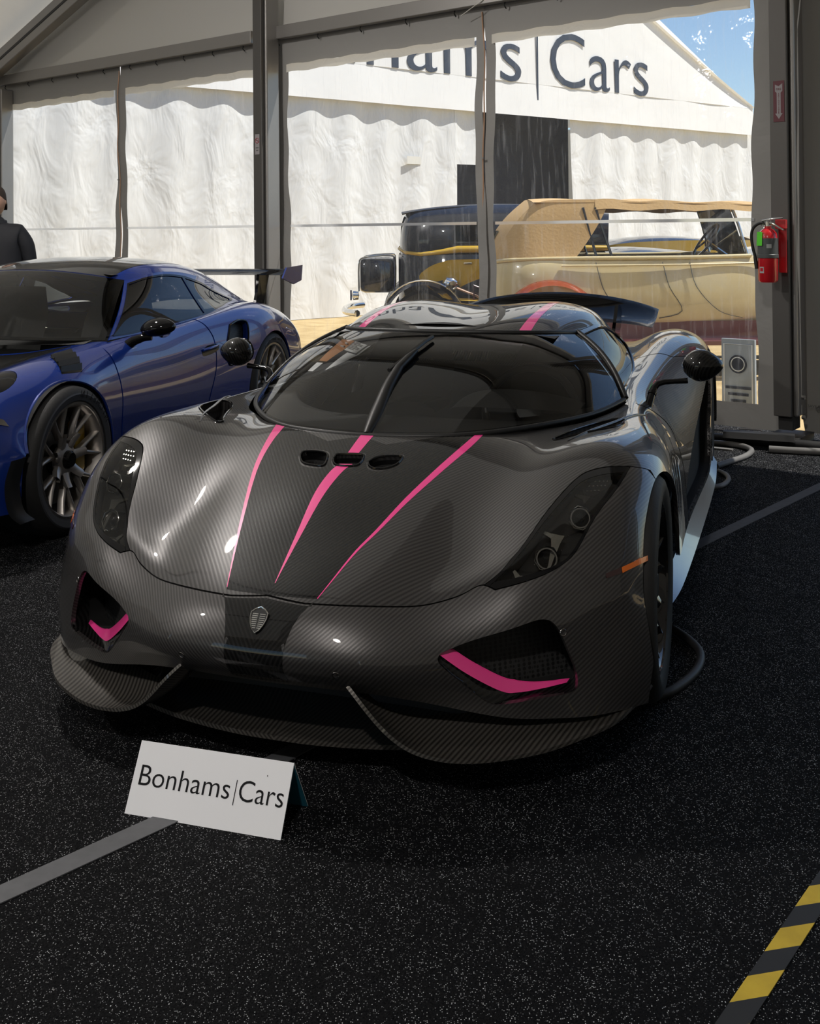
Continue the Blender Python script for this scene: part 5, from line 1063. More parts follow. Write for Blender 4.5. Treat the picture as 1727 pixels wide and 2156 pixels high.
# wheels with tyre lettering
def arc_text(name, s, R_, a_start, step, size, yoff, side, parent):
    V = []; F = []
    for i, ch in enumerate(s):
        if ch == ' ': continue
        o = text('tmp', ch, size, 'tyre_ink', None, None, .0004, 'CENTER'); me = o.data; a = a_start-step*i
        M = Matrix.Rotation(-(a-PI/2), 4, 'Y')
        k = len(V)
        for v in me.vertices:
            p = Vector((v.co.x, 0, v.co.y+R_)); p = M @ p; V.append((p.x*side, yoff+side*v.co.z, p.z))
        F += [tuple(k+j for j in p.vertices) for p in me.polygons]
        bpy.data.objects.remove(o)
    return mesh(name, V, F, 'tyre_ink', parent)
for s in (1, -1):
    f1 = wheel(blue, 1.2265, s*.783, .347, .265, .265, 'rim_satin', 7, cal='yellow_caliper', cap='gloss_black', lip='rim_edge')
    f2 = wheel(blue, -1.2265, s*.765, .360, .278, .325, 'rim_satin', 7, cal='yellow_caliper', cap='gloss_black', lip='rim_edge')
    for f_, w_, rr_, R_ in ((f1, .265, .265, .347), (f2, .325, .278, .360)):
        lathe('tyre_sidewall', [(rr_+.012, s*(w_/2-.003)), (rr_+(R_-rr_)*.5, s*(w_/2+.0045)), (R_-.03, s*(w_/2-.001))], 'tyre_side', f_, 64, 'Y')
    if s > 0:
        arc_text('tyre_lettering', 'MICHELIN', .292, PI/2+1.05, .125, .046, .265/2+.005, 1, f1)
        arc_text('tyre_lettering', 'Pilot Sport Cup 2', .302, PI/2+.45, .062, .034, .325/2+.005, 1, f2)
    for x, R_ in ((1.2265, .385), (-1.2265, .39)):
        V, F = grid_vf(lambda p, q: (x+R_*math.cos(PI*p), s*(.58+.29*q), .33+R_*math.sin(PI*p)), 24, 2); mesh('wheel_well', V, F, 'void_black', blue, True)
        V, F = grid_vf(lambda p, q: (x+R_*q*math.cos(PI*p), s*.58, .33+R_*q*math.sin(PI*p)), 24, 2); mesh('wheel_well', V, F, 'void_black', blue, True)
# ---------------------------------------------------------------- papers behind the windshield; one pale sheet stands in for a reflection
for k, m, nm in (('brown', 'paper_brown', 'windshield_card'), ('white', 'paper_white', 'sheet_and_reflection'), ('sheet_reflection', 'paper_white', 'sheet_and_reflection'), ('lilac', 'paper_white', 'sheet_and_reflection')):
    trim_part(nm, WS, PAPERS[k] if k != 'sheet_reflection' else PAPERS[k], (), m, ws, 8, 8, 0, -.012 if k != 'sheet_reflection' else -.018, .05)
for i in range(7):
    a = np.array(PAPERS['white'][0]); b = np.array(PAPERS['white'][5]); c = np.array(PAPERS['white'][2])-a
    p = a+(b-a)*(.12+.11*i); q = p+c*(.85 if i % 3 else .6)
    P = WS(np.array([p[0]+c[0]*.08, q[0]]), np.array([p[1]+c[1]*.08, q[1]])); N = WS.normal(np.array([p[0], q[0]]), np.array([p[1], q[1]]))
    tube('print_line', [tuple(P[0]-N[0]*.009), tuple(P[1]-N[1]*.009)], .0016, 'print_grey', ws, 4)
for i, w in enumerate((.5, .7)):
    a = np.array(PAPERS['brown'][2]); b = np.array(PAPERS['brown'][3]); p = a+(b-a)*(.45+.3*i)+np.array([-.012, 0]); q = p+np.array([-.045*w, .012])
    P = WS(np.array([p[0], q[0]]), np.array([p[1], q[1]])); N = WS.normal(np.array([p[0], q[0]]), np.array([p[1], q[1]]))
    tube('print_line', [tuple(P[0]-N[0]*.009), tuple(P[1]-N[1]*.009)], .004, 'paper_white', ws, 4)
# ---------------------------------------------------------------- table sign on the floor
mat('sign_white', (.84, .84, .86), .55)
mat('sign_teal', (.015, .13, .19), .5)
mat('sign_ink', (.006, .006, .007), .6, spec=.2)
a = Vector((-.709, 2.605, 0)); b = Vector((-.314, 2.484, 0)); c = Vector((-.264, 2.631, 0)); d = a+(c-b); e = Vector((0, 0, .142))
ra, rb = (a+d)/2+e, (b+c)/2+e
sgn = thing('table_sign', 'white folded table sign with black lettering on the carpet', 'sign', tuple((a+b+c+d)/4))
def loc(v): return v-(a+b+c+d)/4
th = .003
nf = (b-a).cross(ra-a).normalized(); nb = (c-d).cross(rb-c).normalized()
if nf.y > 0: nf = -nf
if nb.y < 0: nb = -nb
prism('front_leaf', [loc(p) for p in (a, b, rb, ra)], -nf*th, 'sign_white', sgn)
dz = Vector((0, 0, -.006))
prism('back_leaf', [loc(p) for p in (d, c, rb+dz, ra+dz)], -nb*th, 'sign_teal', sgn)
prism('back_face', [loc(p)+nb*.0002 for p in (d, c, rb+dz*.3, ra+dz*.3)], nb*.001, 'sign_white', sgn)
ux = (b-a).normalized(); uy = (ra-a).normalized(); uz = nf
MT = Matrix((ux, uy, uz)).transposed().to_4x4()
# lettering: baseline rises with the leaf
L = (b-a).length; H = (ra-a).length
def put(s, x, y, size, fit): return text('lettering', s, size, 'sign_ink', sgn, Matrix.Translation(loc(a)+ux*x+uy*y+uz*.0006) @ MT, .0003, fit=fit, offset=-.0004)
put('Bonhams', .018, H*.40, .066, .245)
put('Cars', .287, H*.40, .066, .116)
box('lettering_bar', loc(a)+ux*.277+uy*(H*.50)+uz*.0008, (.0018, .054, .0006), 'sign_ink', sgn, Matrix((ux, uy, uz)).transposed())
box('ink_speck', loc(a)+ux*.352+uy*(H*.78)+uz*.0008, (.0016, .003, .0006), 'sign_ink', sgn, Matrix((ux, uy, uz)).transposed())
# ---------------------------------------------------------------- floor tapes
mat('tape_grey', (.075, .077, .085), .6, var=(30, (.062, .064, .07)))
mat('tape_yellow', (.50, .36, .035), .45, var=(18, (.42, .30, .03)))
mat('tape_black', (.016, .017, .019), .45)
def strip_on_floor(name, pts, w, m, label, cat):
    P = [Vector((x, y, .003)) for x, y in pts]; V = []; F = []
    for i, p in enumerate(P):
        t = (P[min(i+1, len(P)-1)]-P[max(i-1, 0)]).normalized(); n = Vector((-t.y, t.x, 0)); V += [p+n*w/2, p-n*w/2, p+n*w/2+Vector((0, 0, -.0025)), p-n*w/2+Vector((0, 0, -.0025))]
    for i in range(len(P)-1):
        k = 4*i; F += [(k, k+4, k+5, k+1), (k, k+2, k+6, k+4), (k+1, k+5, k+7, k+3)]
    return tag(mesh(name, V, F, m), label, cat)
strip_on_floor('floor_tape', [(-1.3, 1.90), (-.89, 2.288), (-.60, 2.575), (.3, 3.68), (1.156, 4.63), (2.22, 5.80), (2.6, 6.2)], .062, 'tape_grey', 'grey tape line crossing the carpet under the dark car', 'tape')
hz = thing('hazard_tape', 'yellow and black striped hazard tape on the carpet', 'tape', (.56, 1.90, 0))
dv = Vector((.307, .382, 0)).normalized(); nv = Vector((dv.y, -dv.x, 0)); o0 = Vector((.528-.56, 0, .003)); wv = .049; sk = -.060
bd_ = [.065+.0872*k for k in range(-6, 9)]
for i in range(len(bd_)-1):
    s0, s1 = bd_[i], bd_[i+1]
    P = [o0+dv*s0, o0+dv*(s0-sk)+nv*wv, o0+dv*(s1-sk)+nv*wv, o0+dv*s1]
    prism('yellow_stripe' if i % 2 == 0 else 'black_stripe', P, (0, 0, -.002), 'tape_yellow' if i % 2 == 0 else 'tape_black', hz)
# ---------------------------------------------------------------- fire extinguisher on the post
mat('ext_red', (.50, .012, .018), .25, coat=1)
mat('ext_label', (.07, .078, .08), .45)
mat('tag_green', (.10, .62, .03), .5)
mat('label_print', (.35, .36, .36), .6)
ex = thing('fire_extinguisher', 'red fire extinguisher with green tag hanging on the tent post', 'extinguisher', tuple(W(.07, -.40, 1.06)), WA)
R_ = .062
lathe('cylinder', [(0, 0), (R_*.85, .0), (R_, .014), (R_, .285), (R_*.92, .315), (R_*.6, .338), (.022, .346), (.022, .36), (0, .36)], 'ext_red', ex, 36)
lathe('label_band', [(R_+.0008, .175), (R_+.0008, .283)], 'ext_label', ex, 36)
lathe('strap', [(R_+.001, .155), (R_+.004, .158), (R_+.004, .178), (R_+.001, .181)], 'ext_label', ex, 36)
lathe('maker_mark', [(R_+.001, .06), (R_+.001, .10)], 'label_print', ex, 12, ang=.5, a0=-2.15)
lathe('maker_mark', [(R_+.0014, .072), (R_+.0014, .094)], 'ext_red', ex, 12, ang=.34, a0=-2.07)
lathe('label_print', [(R_+.0016, .22), (R_+.0016, .245)], 'label_print', ex, 8, ang=.5, a0=-1.35)
V, F = grid_vf(lambda a, b: ((R_+.003+.004*b)*math.cos(-2.75+1.0*a), (R_+.003+.006*b)*math.sin(-2.75+1.0*a), .325-.09*b), 10, 6); mesh('green_tag', V, F, 'tag_green', ex, True)
lathe('valve', [(0, .36), (.02, .36), (.02, .385), (.014, .392), (0, .392)], 'chrome', ex, 16)
tube('carry_handle', [(-.035, 0, .395), (.02, 0, .405), (.10, 0, .412)], [.008, .009, .006], 'chrome', ex, 8)
tube('squeeze_lever', [(-.01, 0, .385), (.04, -.005, .375), (.085, -.008, .345), (.105, -.008, .335)], [.008, .009, .008, .006], 'chrome', ex, 8)
tube('hose', [(-.015, 0, .378), (-.05, -.012, .378), (-.085, -.02, .35), (-.098, -.022, .30), (-.092, -.02, .23), (-.075, -.02, .16)], .0095, 'rubber', ex, 8, smooth_path=5)
tube('nozzle', [(-.077, -.02, .165), (-.070, -.02, .12), (-.066, -.02, .085)], [.011, .013, .012], 'satin_black', ex, 10)
tube('pull_ring', [(-.02+.012*math.cos(t), -.022, .362+.012*math.sin(t)) for t in np.linspace(0, 2*PI, 16, endpoint=False)], .0016, 'dark_chrome', ex, 5, closed=True)
box('wall_bracket', (.07, .05, .372), (.07, .03, .06), 'ext_red', ex, bev=.004)
box('bracket_plate', (.07, .075, .23), (.05, .006, .34), 'ext_red', ex)
# ---------------------------------------------------------------- signs on the posts
mat('sign_red', (.10, .010, .020), .45)
mat('sign_pale', (.30, .28, .29), .5)
mat('sign_red_bright', (.30, .02, .03), .5)
def plate(name, t, n, z, w, h, m, label, group=None):
    r = thing(name, label, 'sign', tuple(W(t, n, z)), WA, group); box('plate', (0, 0, h/2), (w, .002, h), m, r); return r
fs = plate('fire_sign', .105, -.2625, 2.10, .072, .268, 'sign_red', 'red fire extinguisher arrow sign high on the tent post')
ar = [(-.024, .245), (0, .232), (.024, .25), (.024, .20), (.013, .19), (.013, .055), (.024, .055), (0, .018), (-.024, .055), (-.013, .055), (-.013, .19), (-.024, .20)]
prism('arrow', [(x, -.0012, z) for x, z in ar], (0, -.0008, 0), 'sign_pale', fs)
text('lettering', 'FIRE', .019, 'sign_red', fs, Matrix.Translation((0, -.0022, .206)) @ Matrix.Rotation(PI/2, 4, 'X'), .0002, 'CENTER', offset=.0004)
for i, ch in enumerate('EXTINGUISHER'):
    text('lettering', ch, .0135, 'sign_red', fs, Matrix.Translation((0, -.0022, .1775-.0113*i)) @ Matrix.Rotation(PI/2, 4, 'X'), .0002, 'CENTER', offset=.0004)
for t, n, lab in ((-4.80, -.2625, 'small no smoking sign on the post behind the dark car mirror'), (-9.442, -.2025, 'small no smoking sign on the post at the left edge')):
    ns = plate('no_smoking_sign', t, n, 2.14, .06, .19, 'sign_pale', lab, 'no smoking signs on the posts')
    tube('ring', [(.024*math.cos(q), -.002, .13+.024*math.sin(q)) for q in np.linspace(0, 2*PI, 24, endpoint=False)], .003, 'sign_red_bright', ns, 5, closed=True)
    tube('ring_bar', [(-.016, -.002, .146), (.016, -.002, .114)], .0025, 'sign_red_bright', ns, 5)
    box('cigarette', (0, -.0015, .13), (.03, .0008, .006), 'stencil', ns)
    box('caption', (0, -.0015, .062), (.04, .0008, .012), 'stencil', ns); box('caption', (0, -.0015, .038), (.03, .0008, .010), 'stencil', ns)
# ---------------------------------------------------------------- cables along the wall
mat('cable_black', (.02, .02, .021), .5)
mat('cable_grey', (.16, .155, .15), .5)
def cable(pts, r, m, label, grp='cables lying along the tent wall'):
    return tag(tube('cable', [(x, y, r+z) for x, y, z in pts], r, m, None, 8, smooth_path=6), label, 'cable', grp)
g3 = lambda *q: [(x, y, 0) for x, y in q]
cable(g3((1.15, 7.75), (1.70, 7.22), (2.04, 7.00), (2.31, 6.86), (2.60, 6.70), (3.2, 6.36)), .030, 'cable_black', 'thick black cable running along the foot of the wall by the post')
cable(g3((1.2, 7.50), (1.80, 7.00), (2.06, 6.86), (2.13, 6.70), (2.05, 6.52), (1.90, 6.36), (1.78, 6.24)), .018, 'cable_grey', 'grey cable curling out on the carpet behind the dark car')
cable(g3((2.24, 6.68), (2.40, 6.62), (2.62, 6.55), (3.1, 6.28)), .022, 'cable_grey', 'grey cable running in front of the post to the right')
cc = [Vector((2.02, 6.90, .0)), Vector((2.42, 6.73, .0))]
prism('cable_cover', [cc[0]+Vector((.02, .05, .062)), cc[0]+Vector((.015, .035, .10)), cc[0]+Vector((-.015, -.035, .10)), cc[0]+Vector((-.02, -.05, .062))], cc[1]-cc[0], 'cable_black')
tag(bpy.data.objects['cable_cover'], 'black cable cover lying across the cables at the foot of the post', 'cable cover')
wbar = thing('wire_frame', 'bent wire frame lying by the foot of the post', 'wire', (2.22, 6.985, 0))
tube('wire', [(-.07, .02, .006), (-.06, .02, .09), (.05, -.03, .09), (.07, -.04, .08), (.07, -.04, .006)], .006, 'aluminium', wbar, 6)
sheet = prism('flat_board', [(1.90, 6.80, .001), (2.02, 6.72, .001), (2.04, 6.76, .001), (1.93, 6.83, .001)], (0, 0, .010), 'cable_grey'); tag(sheet, 'flat grey board lying among the cables by the wall', 'board')
for nm, m, p, lab in (('rubber_hose', 'cable_black', [(.66, 3.16), (.77, 3.22), (.885, 3.36), (.94, 3.50), (.935, 3.62), (.905, 3.72)], 'black hose looped on the carpet beside the front wheel'), ('rubber_hose', 'cable_grey', [(1.60, 5.74), (1.68, 5.78), (1.75, 5.90), (1.775, 6.02), (1.76, 6.12)], 'grey hose looped on the carpet beside the rear wheel')):
    tag(tube(nm, [(x, y, .016) for x, y in p], .014, m, None, 8, smooth_path=6), lab, 'hose', 'hoses beside the wheels')
st = tag(lathe('foam_plug', [(0, 0), (.011, 0), (.012, .02), (.010, .045), (0, .046)], 'cable_grey', None, 12, 'X', (0, 0, .013)), 'small pale plug lying under the splitter behind the sign', 'plug'); st.rotation_euler = (0, 0, -.3); st.location = (-.53, 3.04, 0)
# rope tying the curtain to the beam
tg = tag(tube('tie_rope', [tuple(W(-2.55, -.10, 3.17)), tuple(W(-2.42, -.12, 3.22)), tuple(W(-2.33, -.10, 3.27))], .004, 'rope', None, 5), 'thin pale tie cord at the top of the window joint', 'cord')
# ---------------------------------------------------------------- hanging lamps under the roof (seen as reflections)
mat('lamp_glow', (1, 1, 1), .4, emit=(1, .95, .90), es=1000)
for i, (x, y, z, lab) in enumerate(((-2.75, 5.9, 4.55, 'round pendant lamp under the roof above the blue car'), (-.95, -1.2, 4.5, 'round pendant lamp under the roof behind the viewer'), (-6.0, 2.1, 4.5, 'round pendant lamp under the roof left of the cars'))):
    lp = thing('pendant_lamp', lab, 'lamp', (x, y, z), 0, 'pendant lamps under the tent roof')
    lathe('lamp_dome', [(0, .16), (.05, .16), (.10, .12), (.20, .02), (.205, 0), (.19, .004), (.09, .11), (0, .13)], 'aluminium', lp, 28)
    lathe('lamp_bulb', [(0, .10), (.08, .08), (.12, .03), (.10, -.02), (0, -.04)], 'lamp_glow', lp, 20)
    tube('lamp_cord', [(0, 0, .16), (0, 0, 1.6)], .006, 'cable_black', lp, 6)
# ---------------------------------------------------------------- outside: ground, opposite marquee
mat('dry_grass', (.40, .285, .13), .95, bump=(60, .8, 5), var=(3.5, (.52, .39, .20)))
tag(mesh('ground', [W(-90, -90, -.03), W(90, -90, -.03), W(90, 90, -.03), W(-90, 90, -.03)], [(0, 1, 2, 3)], 'dry_grass'), kind='structure')
mat('ink', (.03, .045, .075), .6)
mat('inside_shade', (.03, .035, .05), .9)  # shade inside the marquee put into a near-black colour
# facade frame: x runs along the facade to the left, y towards us, z up
FE = Vector((8.15, 25.42, 0)); FA = math.atan2(-.629, -.777)
mar = obj_at(bpy.data.objects.new('marquee', None), FE, FA); mar.scale = (1.14, 1.14, 1.14); COL.objects.link(mar)
tag(mar, 'big white marquee tent outside with large dark lettering on its gable', 'tent')
GS = .5
LM = 15.6
def fz(s): return 3.70+GS*min(s, LM-s)
# wall drop below the flap, with a dark doorway between s=5.4..7.9
def wallpatch(name, s0, s1, z0, z1, edge=0, n=60):
    V, F = grid_vf(lambda a, b: (s0+(s1-s0)*a+(edge*(1-b)**2), .02+.028*math.sin((s0+(s1-s0)*a)*3.1)*(1-.5*b)+.02*math.sin((s0+(s1-s0)*a)*9+b*3), z0+(z1-z0)*b), n, 14)
    return mesh(name, V, F, 'white_fabric', mar, True)
wallpatch('wall_sheet', -.1, 5.55, -.02, 3.35, -.25); wallpatch('wall_sheet', 8.25, LM, -.02, 3.35, 0, 120)
# soft clip of the doorway curtain
wallpatch('wall_sheet', 7.75, 8.3, 2.3, 3.35, 0, 8)
V, F = grid_vf(lambda a, b: (LM*a, .12-.03*b+.008*math.sin(a*50), 3.16+.08*math.sin(a*PI*4)*(0)+b*(.58)), 80, 6)
mesh('valance', V, F, 'flap_fabric', mar, True)
V, F = grid_vf(lambda a, b: (LM*a, .10-.05*b, 3.72+b*(fz(LM*a)-3.70)), 60, 10)
mesh('gable', V, F, 'flap_fabric', mar, True)
for s in (0, 1):
    V, F = grid_vf(lambda a, b: (LM/2*a if not s else LM-LM/2*a, .13-14*b, 3.74+GS*LM/2*a-.2*math.sin(PI*a)), 12, 20)
    mesh('roof_slope', V, F, 'flap_fabric', mar, True)
V, F = grid_vf(lambda a, b: (-.05, -14*a, 3.7*b), 20, 6); mesh('side_sheet', V, F, 'white_fabric', mar, True)
V, F = grid_vf(lambda a, b: (LM+.03, -14*a, 3.7*b), 20, 6); mesh('side_sheet', V, F, 'white_fabric', mar, True)
V, F = grid_vf(lambda a, b: (LM*a, -14, 3.7*b), 20, 6); mesh('back_sheet', V, F, 'inside_shade', mar, True)
V, F = grid_vf(lambda a, b: (4.6+4.2*a, -.9+.05*math.sin(a*20), 3.6*b), 20, 4); mesh('doorway_shade', V, F, 'inside_shade', mar, True)  # added dark sheet that stands for the shade behind the doorway
# lettering (reads left to right for us: local x decreases)
TM = lambda s, z: Matrix.Translation((s, .106, z)) @ Matrix.Rotation(PI, 4, 'Z') @ Matrix.Rotation(PI/2, 4, 'X')
text('lettering', 'Cars', 1.40, 'ink', mar, TM(6.12, 3.72), .004, fit=2.66, offset=-.010)
text('lettering', 'Bonhams', 1.40, 'ink', mar, TM(12.72, 3.72), .004, fit=5.88, offset=-.010)
box('lettering_bar', (6.45, .11, 4.12), (.03, .01, 1.34), 'ink', mar)
mat('paper_tag', (.72, .71, .66), .7)
box('fabric_tag', (9.15, .055, 2.33), (.28, .004, .12), 'paper_tag', mar)
# ---------------------------------------------------------------- vintage cars outside
mat('cream_paint', (.56, .47, .27), .25, coat=1)
mat('tan_canvas', (.52, .35, .17), .9, bump=(40, .25))
mat('orange_fender', (.42, .085, .03), .25, coat=1)
mat('maroon', (.10, .018, .022), .35, coat=1)
mat('navy_black', (.012, .016, .028), .25, coat=1)
mat('black_cloth', (.03, .034, .045), .85)
mat('yellow_paint', (.52, .33, .03), .28, coat=1)
mat('leather', (.05, .03, .025), .6)
thin_glass('old_glass', (.75, .8, .8), 1.5)
def skin(name, secs, m, parent, closed=False, nu=6, nv=6, cap=False, sharp=60):
    """loft through cross sections (lists of points)"""
    S = Surf(secs, mirror=False); nr, nc = len(secs), len(secs[0])
    V, F = grid_vf(lambda a, b: tuple(S([a], [b])[0]), nc*nu, nr*nv); return mesh(name, V, F, m, parent, True)
def spoke_wheel(parent, x, y, R, mt, mr, name='wheel'):
    s = -1 if y < 0 else 1; r = bpy.data.objects.new(name, None); COL.objects.link(r); r.parent = parent; r.location = (x, y, R)
    lathe('tyre', [(R-.12, -.06), (R-.03, -.075), (R, -.04), (R, .04), (R-.03, .075), (R-.12, .06)], 'rubber', r, 40, 'Y')
    lathe('rim', [(R-.11, -.05), (R-.125, -.03), (R-.125, .03), (R-.11, .05)], mr, r, 40, 'Y')
    lathe('hub', [(0, .08), (.05, .07), (.08, 0), (.05, -.07), (0, -.08)], mt, r, 20, 'Y')
    for i in range(14):
        a = 2*PI*i/14; tube('spoke', [(.05*math.cos(a), 0, .05*math.sin(a)), ((R-.12)*math.cos(a), 0, (R-.12)*math.sin(a))], .009, mr, r, 5)
    return r
def fender(name, x, y0, y1, R, z0, a0, a1, m, parent, flare=.0):
    """crowned mudguard arc over a wheel centred x; y0 inner, y1 outer"""
    def fn(a, b):
        t = a0+(a1-a0)*a; k = 1-.35*(2*b-1)**4; dip = .05*(2*b-1)**2
        return (x+(R-dip)*math.cos(t), y0+(y1-y0)*b, z0+(R-dip)*math.sin(t))
    V, F = grid_vf(fn, 28, 10); bm = bmesh.new(); vv = [bm.verts.new(v) for v in V]
    for f in F: bm.faces.new([vv[i] for i in f])
    bmesh.ops.solidify(bm, geom=bm.faces[:], thickness=.012); return bmobj(name, bm, m, parent, True, 50)
# touring car: local x forward (our right), y<0 towards us
tc = thing('touring_car', 'cream vintage touring car with tan fabric top and orange mudguard', 'car', (0, 11.0, 0), 0)
def sec(x, w, zt, zb, bulge=.05): return [(x, w*.80, zb-.02), (x, w*.96, zb), (x, w+bulge, (zb+zt)/2-.05), (x, w+.01, zt-.06), (x, w-.02, zt)]
for s in (-1, 1):
    secs = [[(x, s*y, z) for x, y, z in sec(*q)] for q in ((.74, .18, 1.02, .60, .02), (.80, .50, 1.08, .50), (1.0, .70, 1.12, .46), (1.6, .76, 1.13, .45), (2.6, .76, 1.13, .45), (3.3, .70, 1.14, .46), (3.8, .58, 1.16, .48), (4.7, .42, 1.10, .5), (5.1, .34, 1.06, .5))]
    skin('body_side', secs, 'cream_paint', tc)
    tube('belt_moulding', [(.80, s*.49, 1.09), (1.0, s*.70, 1.12), (1.6, s*.755, 1.13), (2.6, s*.755, 1.13), (3.3, s*.70, 1.14)], .02, 'cream_paint', tc, 8, smooth_path=4)
    tube('body_bead', [(1.45, s*.80, 1.06), (2.6, s*.80, 1.06), (3.4, s*.73, 1.07)], .012, 'cream_paint', tc, 6, smooth_path=4)
    for xd in ((1.78, 1.95), (2.42, 2.60), (2.68, 2.95)):
        tube('door_line', [(xd[0], s*.80, 1.09), (xd[0]+.06, s*.815, .85), (xd[1], s*.812, .62), (xd[1]-.02+(.25 if xd[0] > 2.6 else -.2), s*.80, .55)], .004, 'navy_black', tc, 4, smooth_path=4)
    fender('rear_fender', 1.34, s*.70, s*.98, .52, .41, .12, PI-.1, 'orange_fender', tc)
    fender('front_fender', 4.55, s*.60, s*.94, .47, .40, .2, PI*.95, 'orange_fender', tc)
    box('running_board', (2.95, s*.86, .33), (2.5, .26, .05), 'maroon', tc, bev=.01)
    box('sill_board', (2.7, s*.76, .43), (2.9, .04, .18), 'maroon', tc)
    spoke_wheel(tc, 1.36, s*.80, .38, 'chrome', 'cream_paint'); spoke_wheel(tc, 4.55, s*.78, .38, 'chrome', 'cream_paint')
    # canvas quarter and roof edge
    q = [[(.80, s*.50, 1.10), (.90, s*.55, 1.28), (1.05, s*.60, 1.50), (1.22, s*.62, 1.67)], [(1.0, s*.70, 1.13), (1.06, s*.69, 1.30), (1.16, s*.67, 1.52), (1.32, s*.65, 1.69)], [(1.35, s*.745, 1.13), (1.40, s*.72, 1.30), (1.45, s*.69, 1.54), (1.55, s*.66, 1.70)], [(1.60, s*.755, 1.14), (1.72, s*.73, 1.30), (1.86, s*.70, 1.52), (1.95, s*.66, 1.70)]]
    skin('canvas_quarter', q, 'tan_canvas', tc)
    V, F = grid_vf(lambda a, b: (1.80+1.75*a, s*(.66+.035*b), 1.70-.06*a-.10*b*(1-.35*a)+.01*math.sin(a*20)), 20, 4); mesh('canvas_edge', V, F, 'tan_canvas', tc, True)
    for xb, xt in ((1.80, 1.68), (1.95, 1.80)): tube('hood_iron', [(xb, s*.74, 1.13), (xt, s*.68, 1.62)], .013, 'navy_black', tc, 6)
    tube('window_frame', [(3.28, s*.66, 1.15), (3.20, s*.64, 1.45), (3.14, s*.62, 1.62)], .014, 'chrome', tc, 6)
secs = [[(.80, -.50, 1.10), (.745, -.2, 1.09), (.745, .2, 1.09), (.80, .50, 1.10)], [(.90, -.55, 1.28), (.83, -.2, 1.28), (.83, .2, 1.28), (.90, .55, 1.28)], [(1.05, -.60, 1.50), (.99, -.2, 1.52), (.99, .2, 1.52), (1.05, .60, 1.50)], [(1.22, -.62, 1.67), (1.20, -.2, 1.71), (1.20, .2, 1.71), (1.22, .62, 1.67)]]
cr = skin('canvas_back', secs, 'tan_canvas', tc); prism('back_window', [(.895, -.25, 1.40), (.895, .25, 1.40), (.83, .25, 1.30), (.83, -.25, 1.30)], (-.008, 0, .003), 'old_glass', cr)
V, F = grid_vf(lambda a, b: (1.20+2.4*a, -.67+1.34*b, 1.675+.045*math.sin(PI*b)-.055*a**2+.012*math.sin(a*PI*5)*math.sin(PI*b)), 30, 12); mesh('canvas_roof', V, F, 'tan_canvas', tc, True)
secs = [[(x, -w, 1.13), (x, -w*.5, zt), (x, 0, zt+.02), (x, w*.5, zt), (x, w, 1.13)] for x, w, zt in ((3.35, .70, 1.17), (3.8, .58, 1.21), (4.7, .42, 1.15), (5.1, .34, 1.10))]
skin('engine_bonnet', secs, 'cream_paint', tc)
prism('radiator_shell', [(5.1, -.34, .5), (5.1, .34, .5), (5.1, .34, 1.05), (5.1, .2, 1.13), (5.1, -.2, 1.13), (5.1, -.34, 1.05)], (.05, 0, 0), 'chrome', tc)
box('seat_bench', (1.55, 0, .98), (.22, 1.3, .32), 'leather', tc, bev=.06); box('seat_bench', (2.55, 0, .95), (.20, 1.3, .30), 'leather', tc, bev=.06); box('cabin_floor', (2.2, 0, .52), (2.8, 1.3, .06), 'leather', tc)
box('dashboard', (3.25, 0, 1.05), (.08, 1.25, .16), 'leather', tc)
sw2 = bpy.data.objects.new('steering_wheel', None); COL.objects.link(sw2); sw2.parent = tc; sw2.location = (2.97, -.33, 1.28); sw2.rotation_euler = (0, -.95, 0)
tube('wheel_rim', [(.20*math.cos(t), .20*math.sin(t), 0) for t in np.linspace(0, 2*PI, 28, endpoint=False)], .014, 'navy_black', sw2, 6, closed=True)
for t in (0, 2.1, 4.2): tube('wheel_spoke', [(0, 0, 0), (.2*math.cos(t), .2*math.sin(t), 0)], .010, 'navy_black', sw2, 5)
tube('steering_column', [(0, 0, 0), (0, 0, -.45)], .02, 'chrome', sw2, 6)
prism('windscreen', [(3.27, -.60, 1.17), (3.27, .60, 1.17), (3.13, .58, 1.60), (3.13, -.58, 1.60)], (.006, 0, .002), 'old_glass', tc)
box('chassis', (2.7, 0, .38), (4.6, .8, .10), 'navy_black', tc)
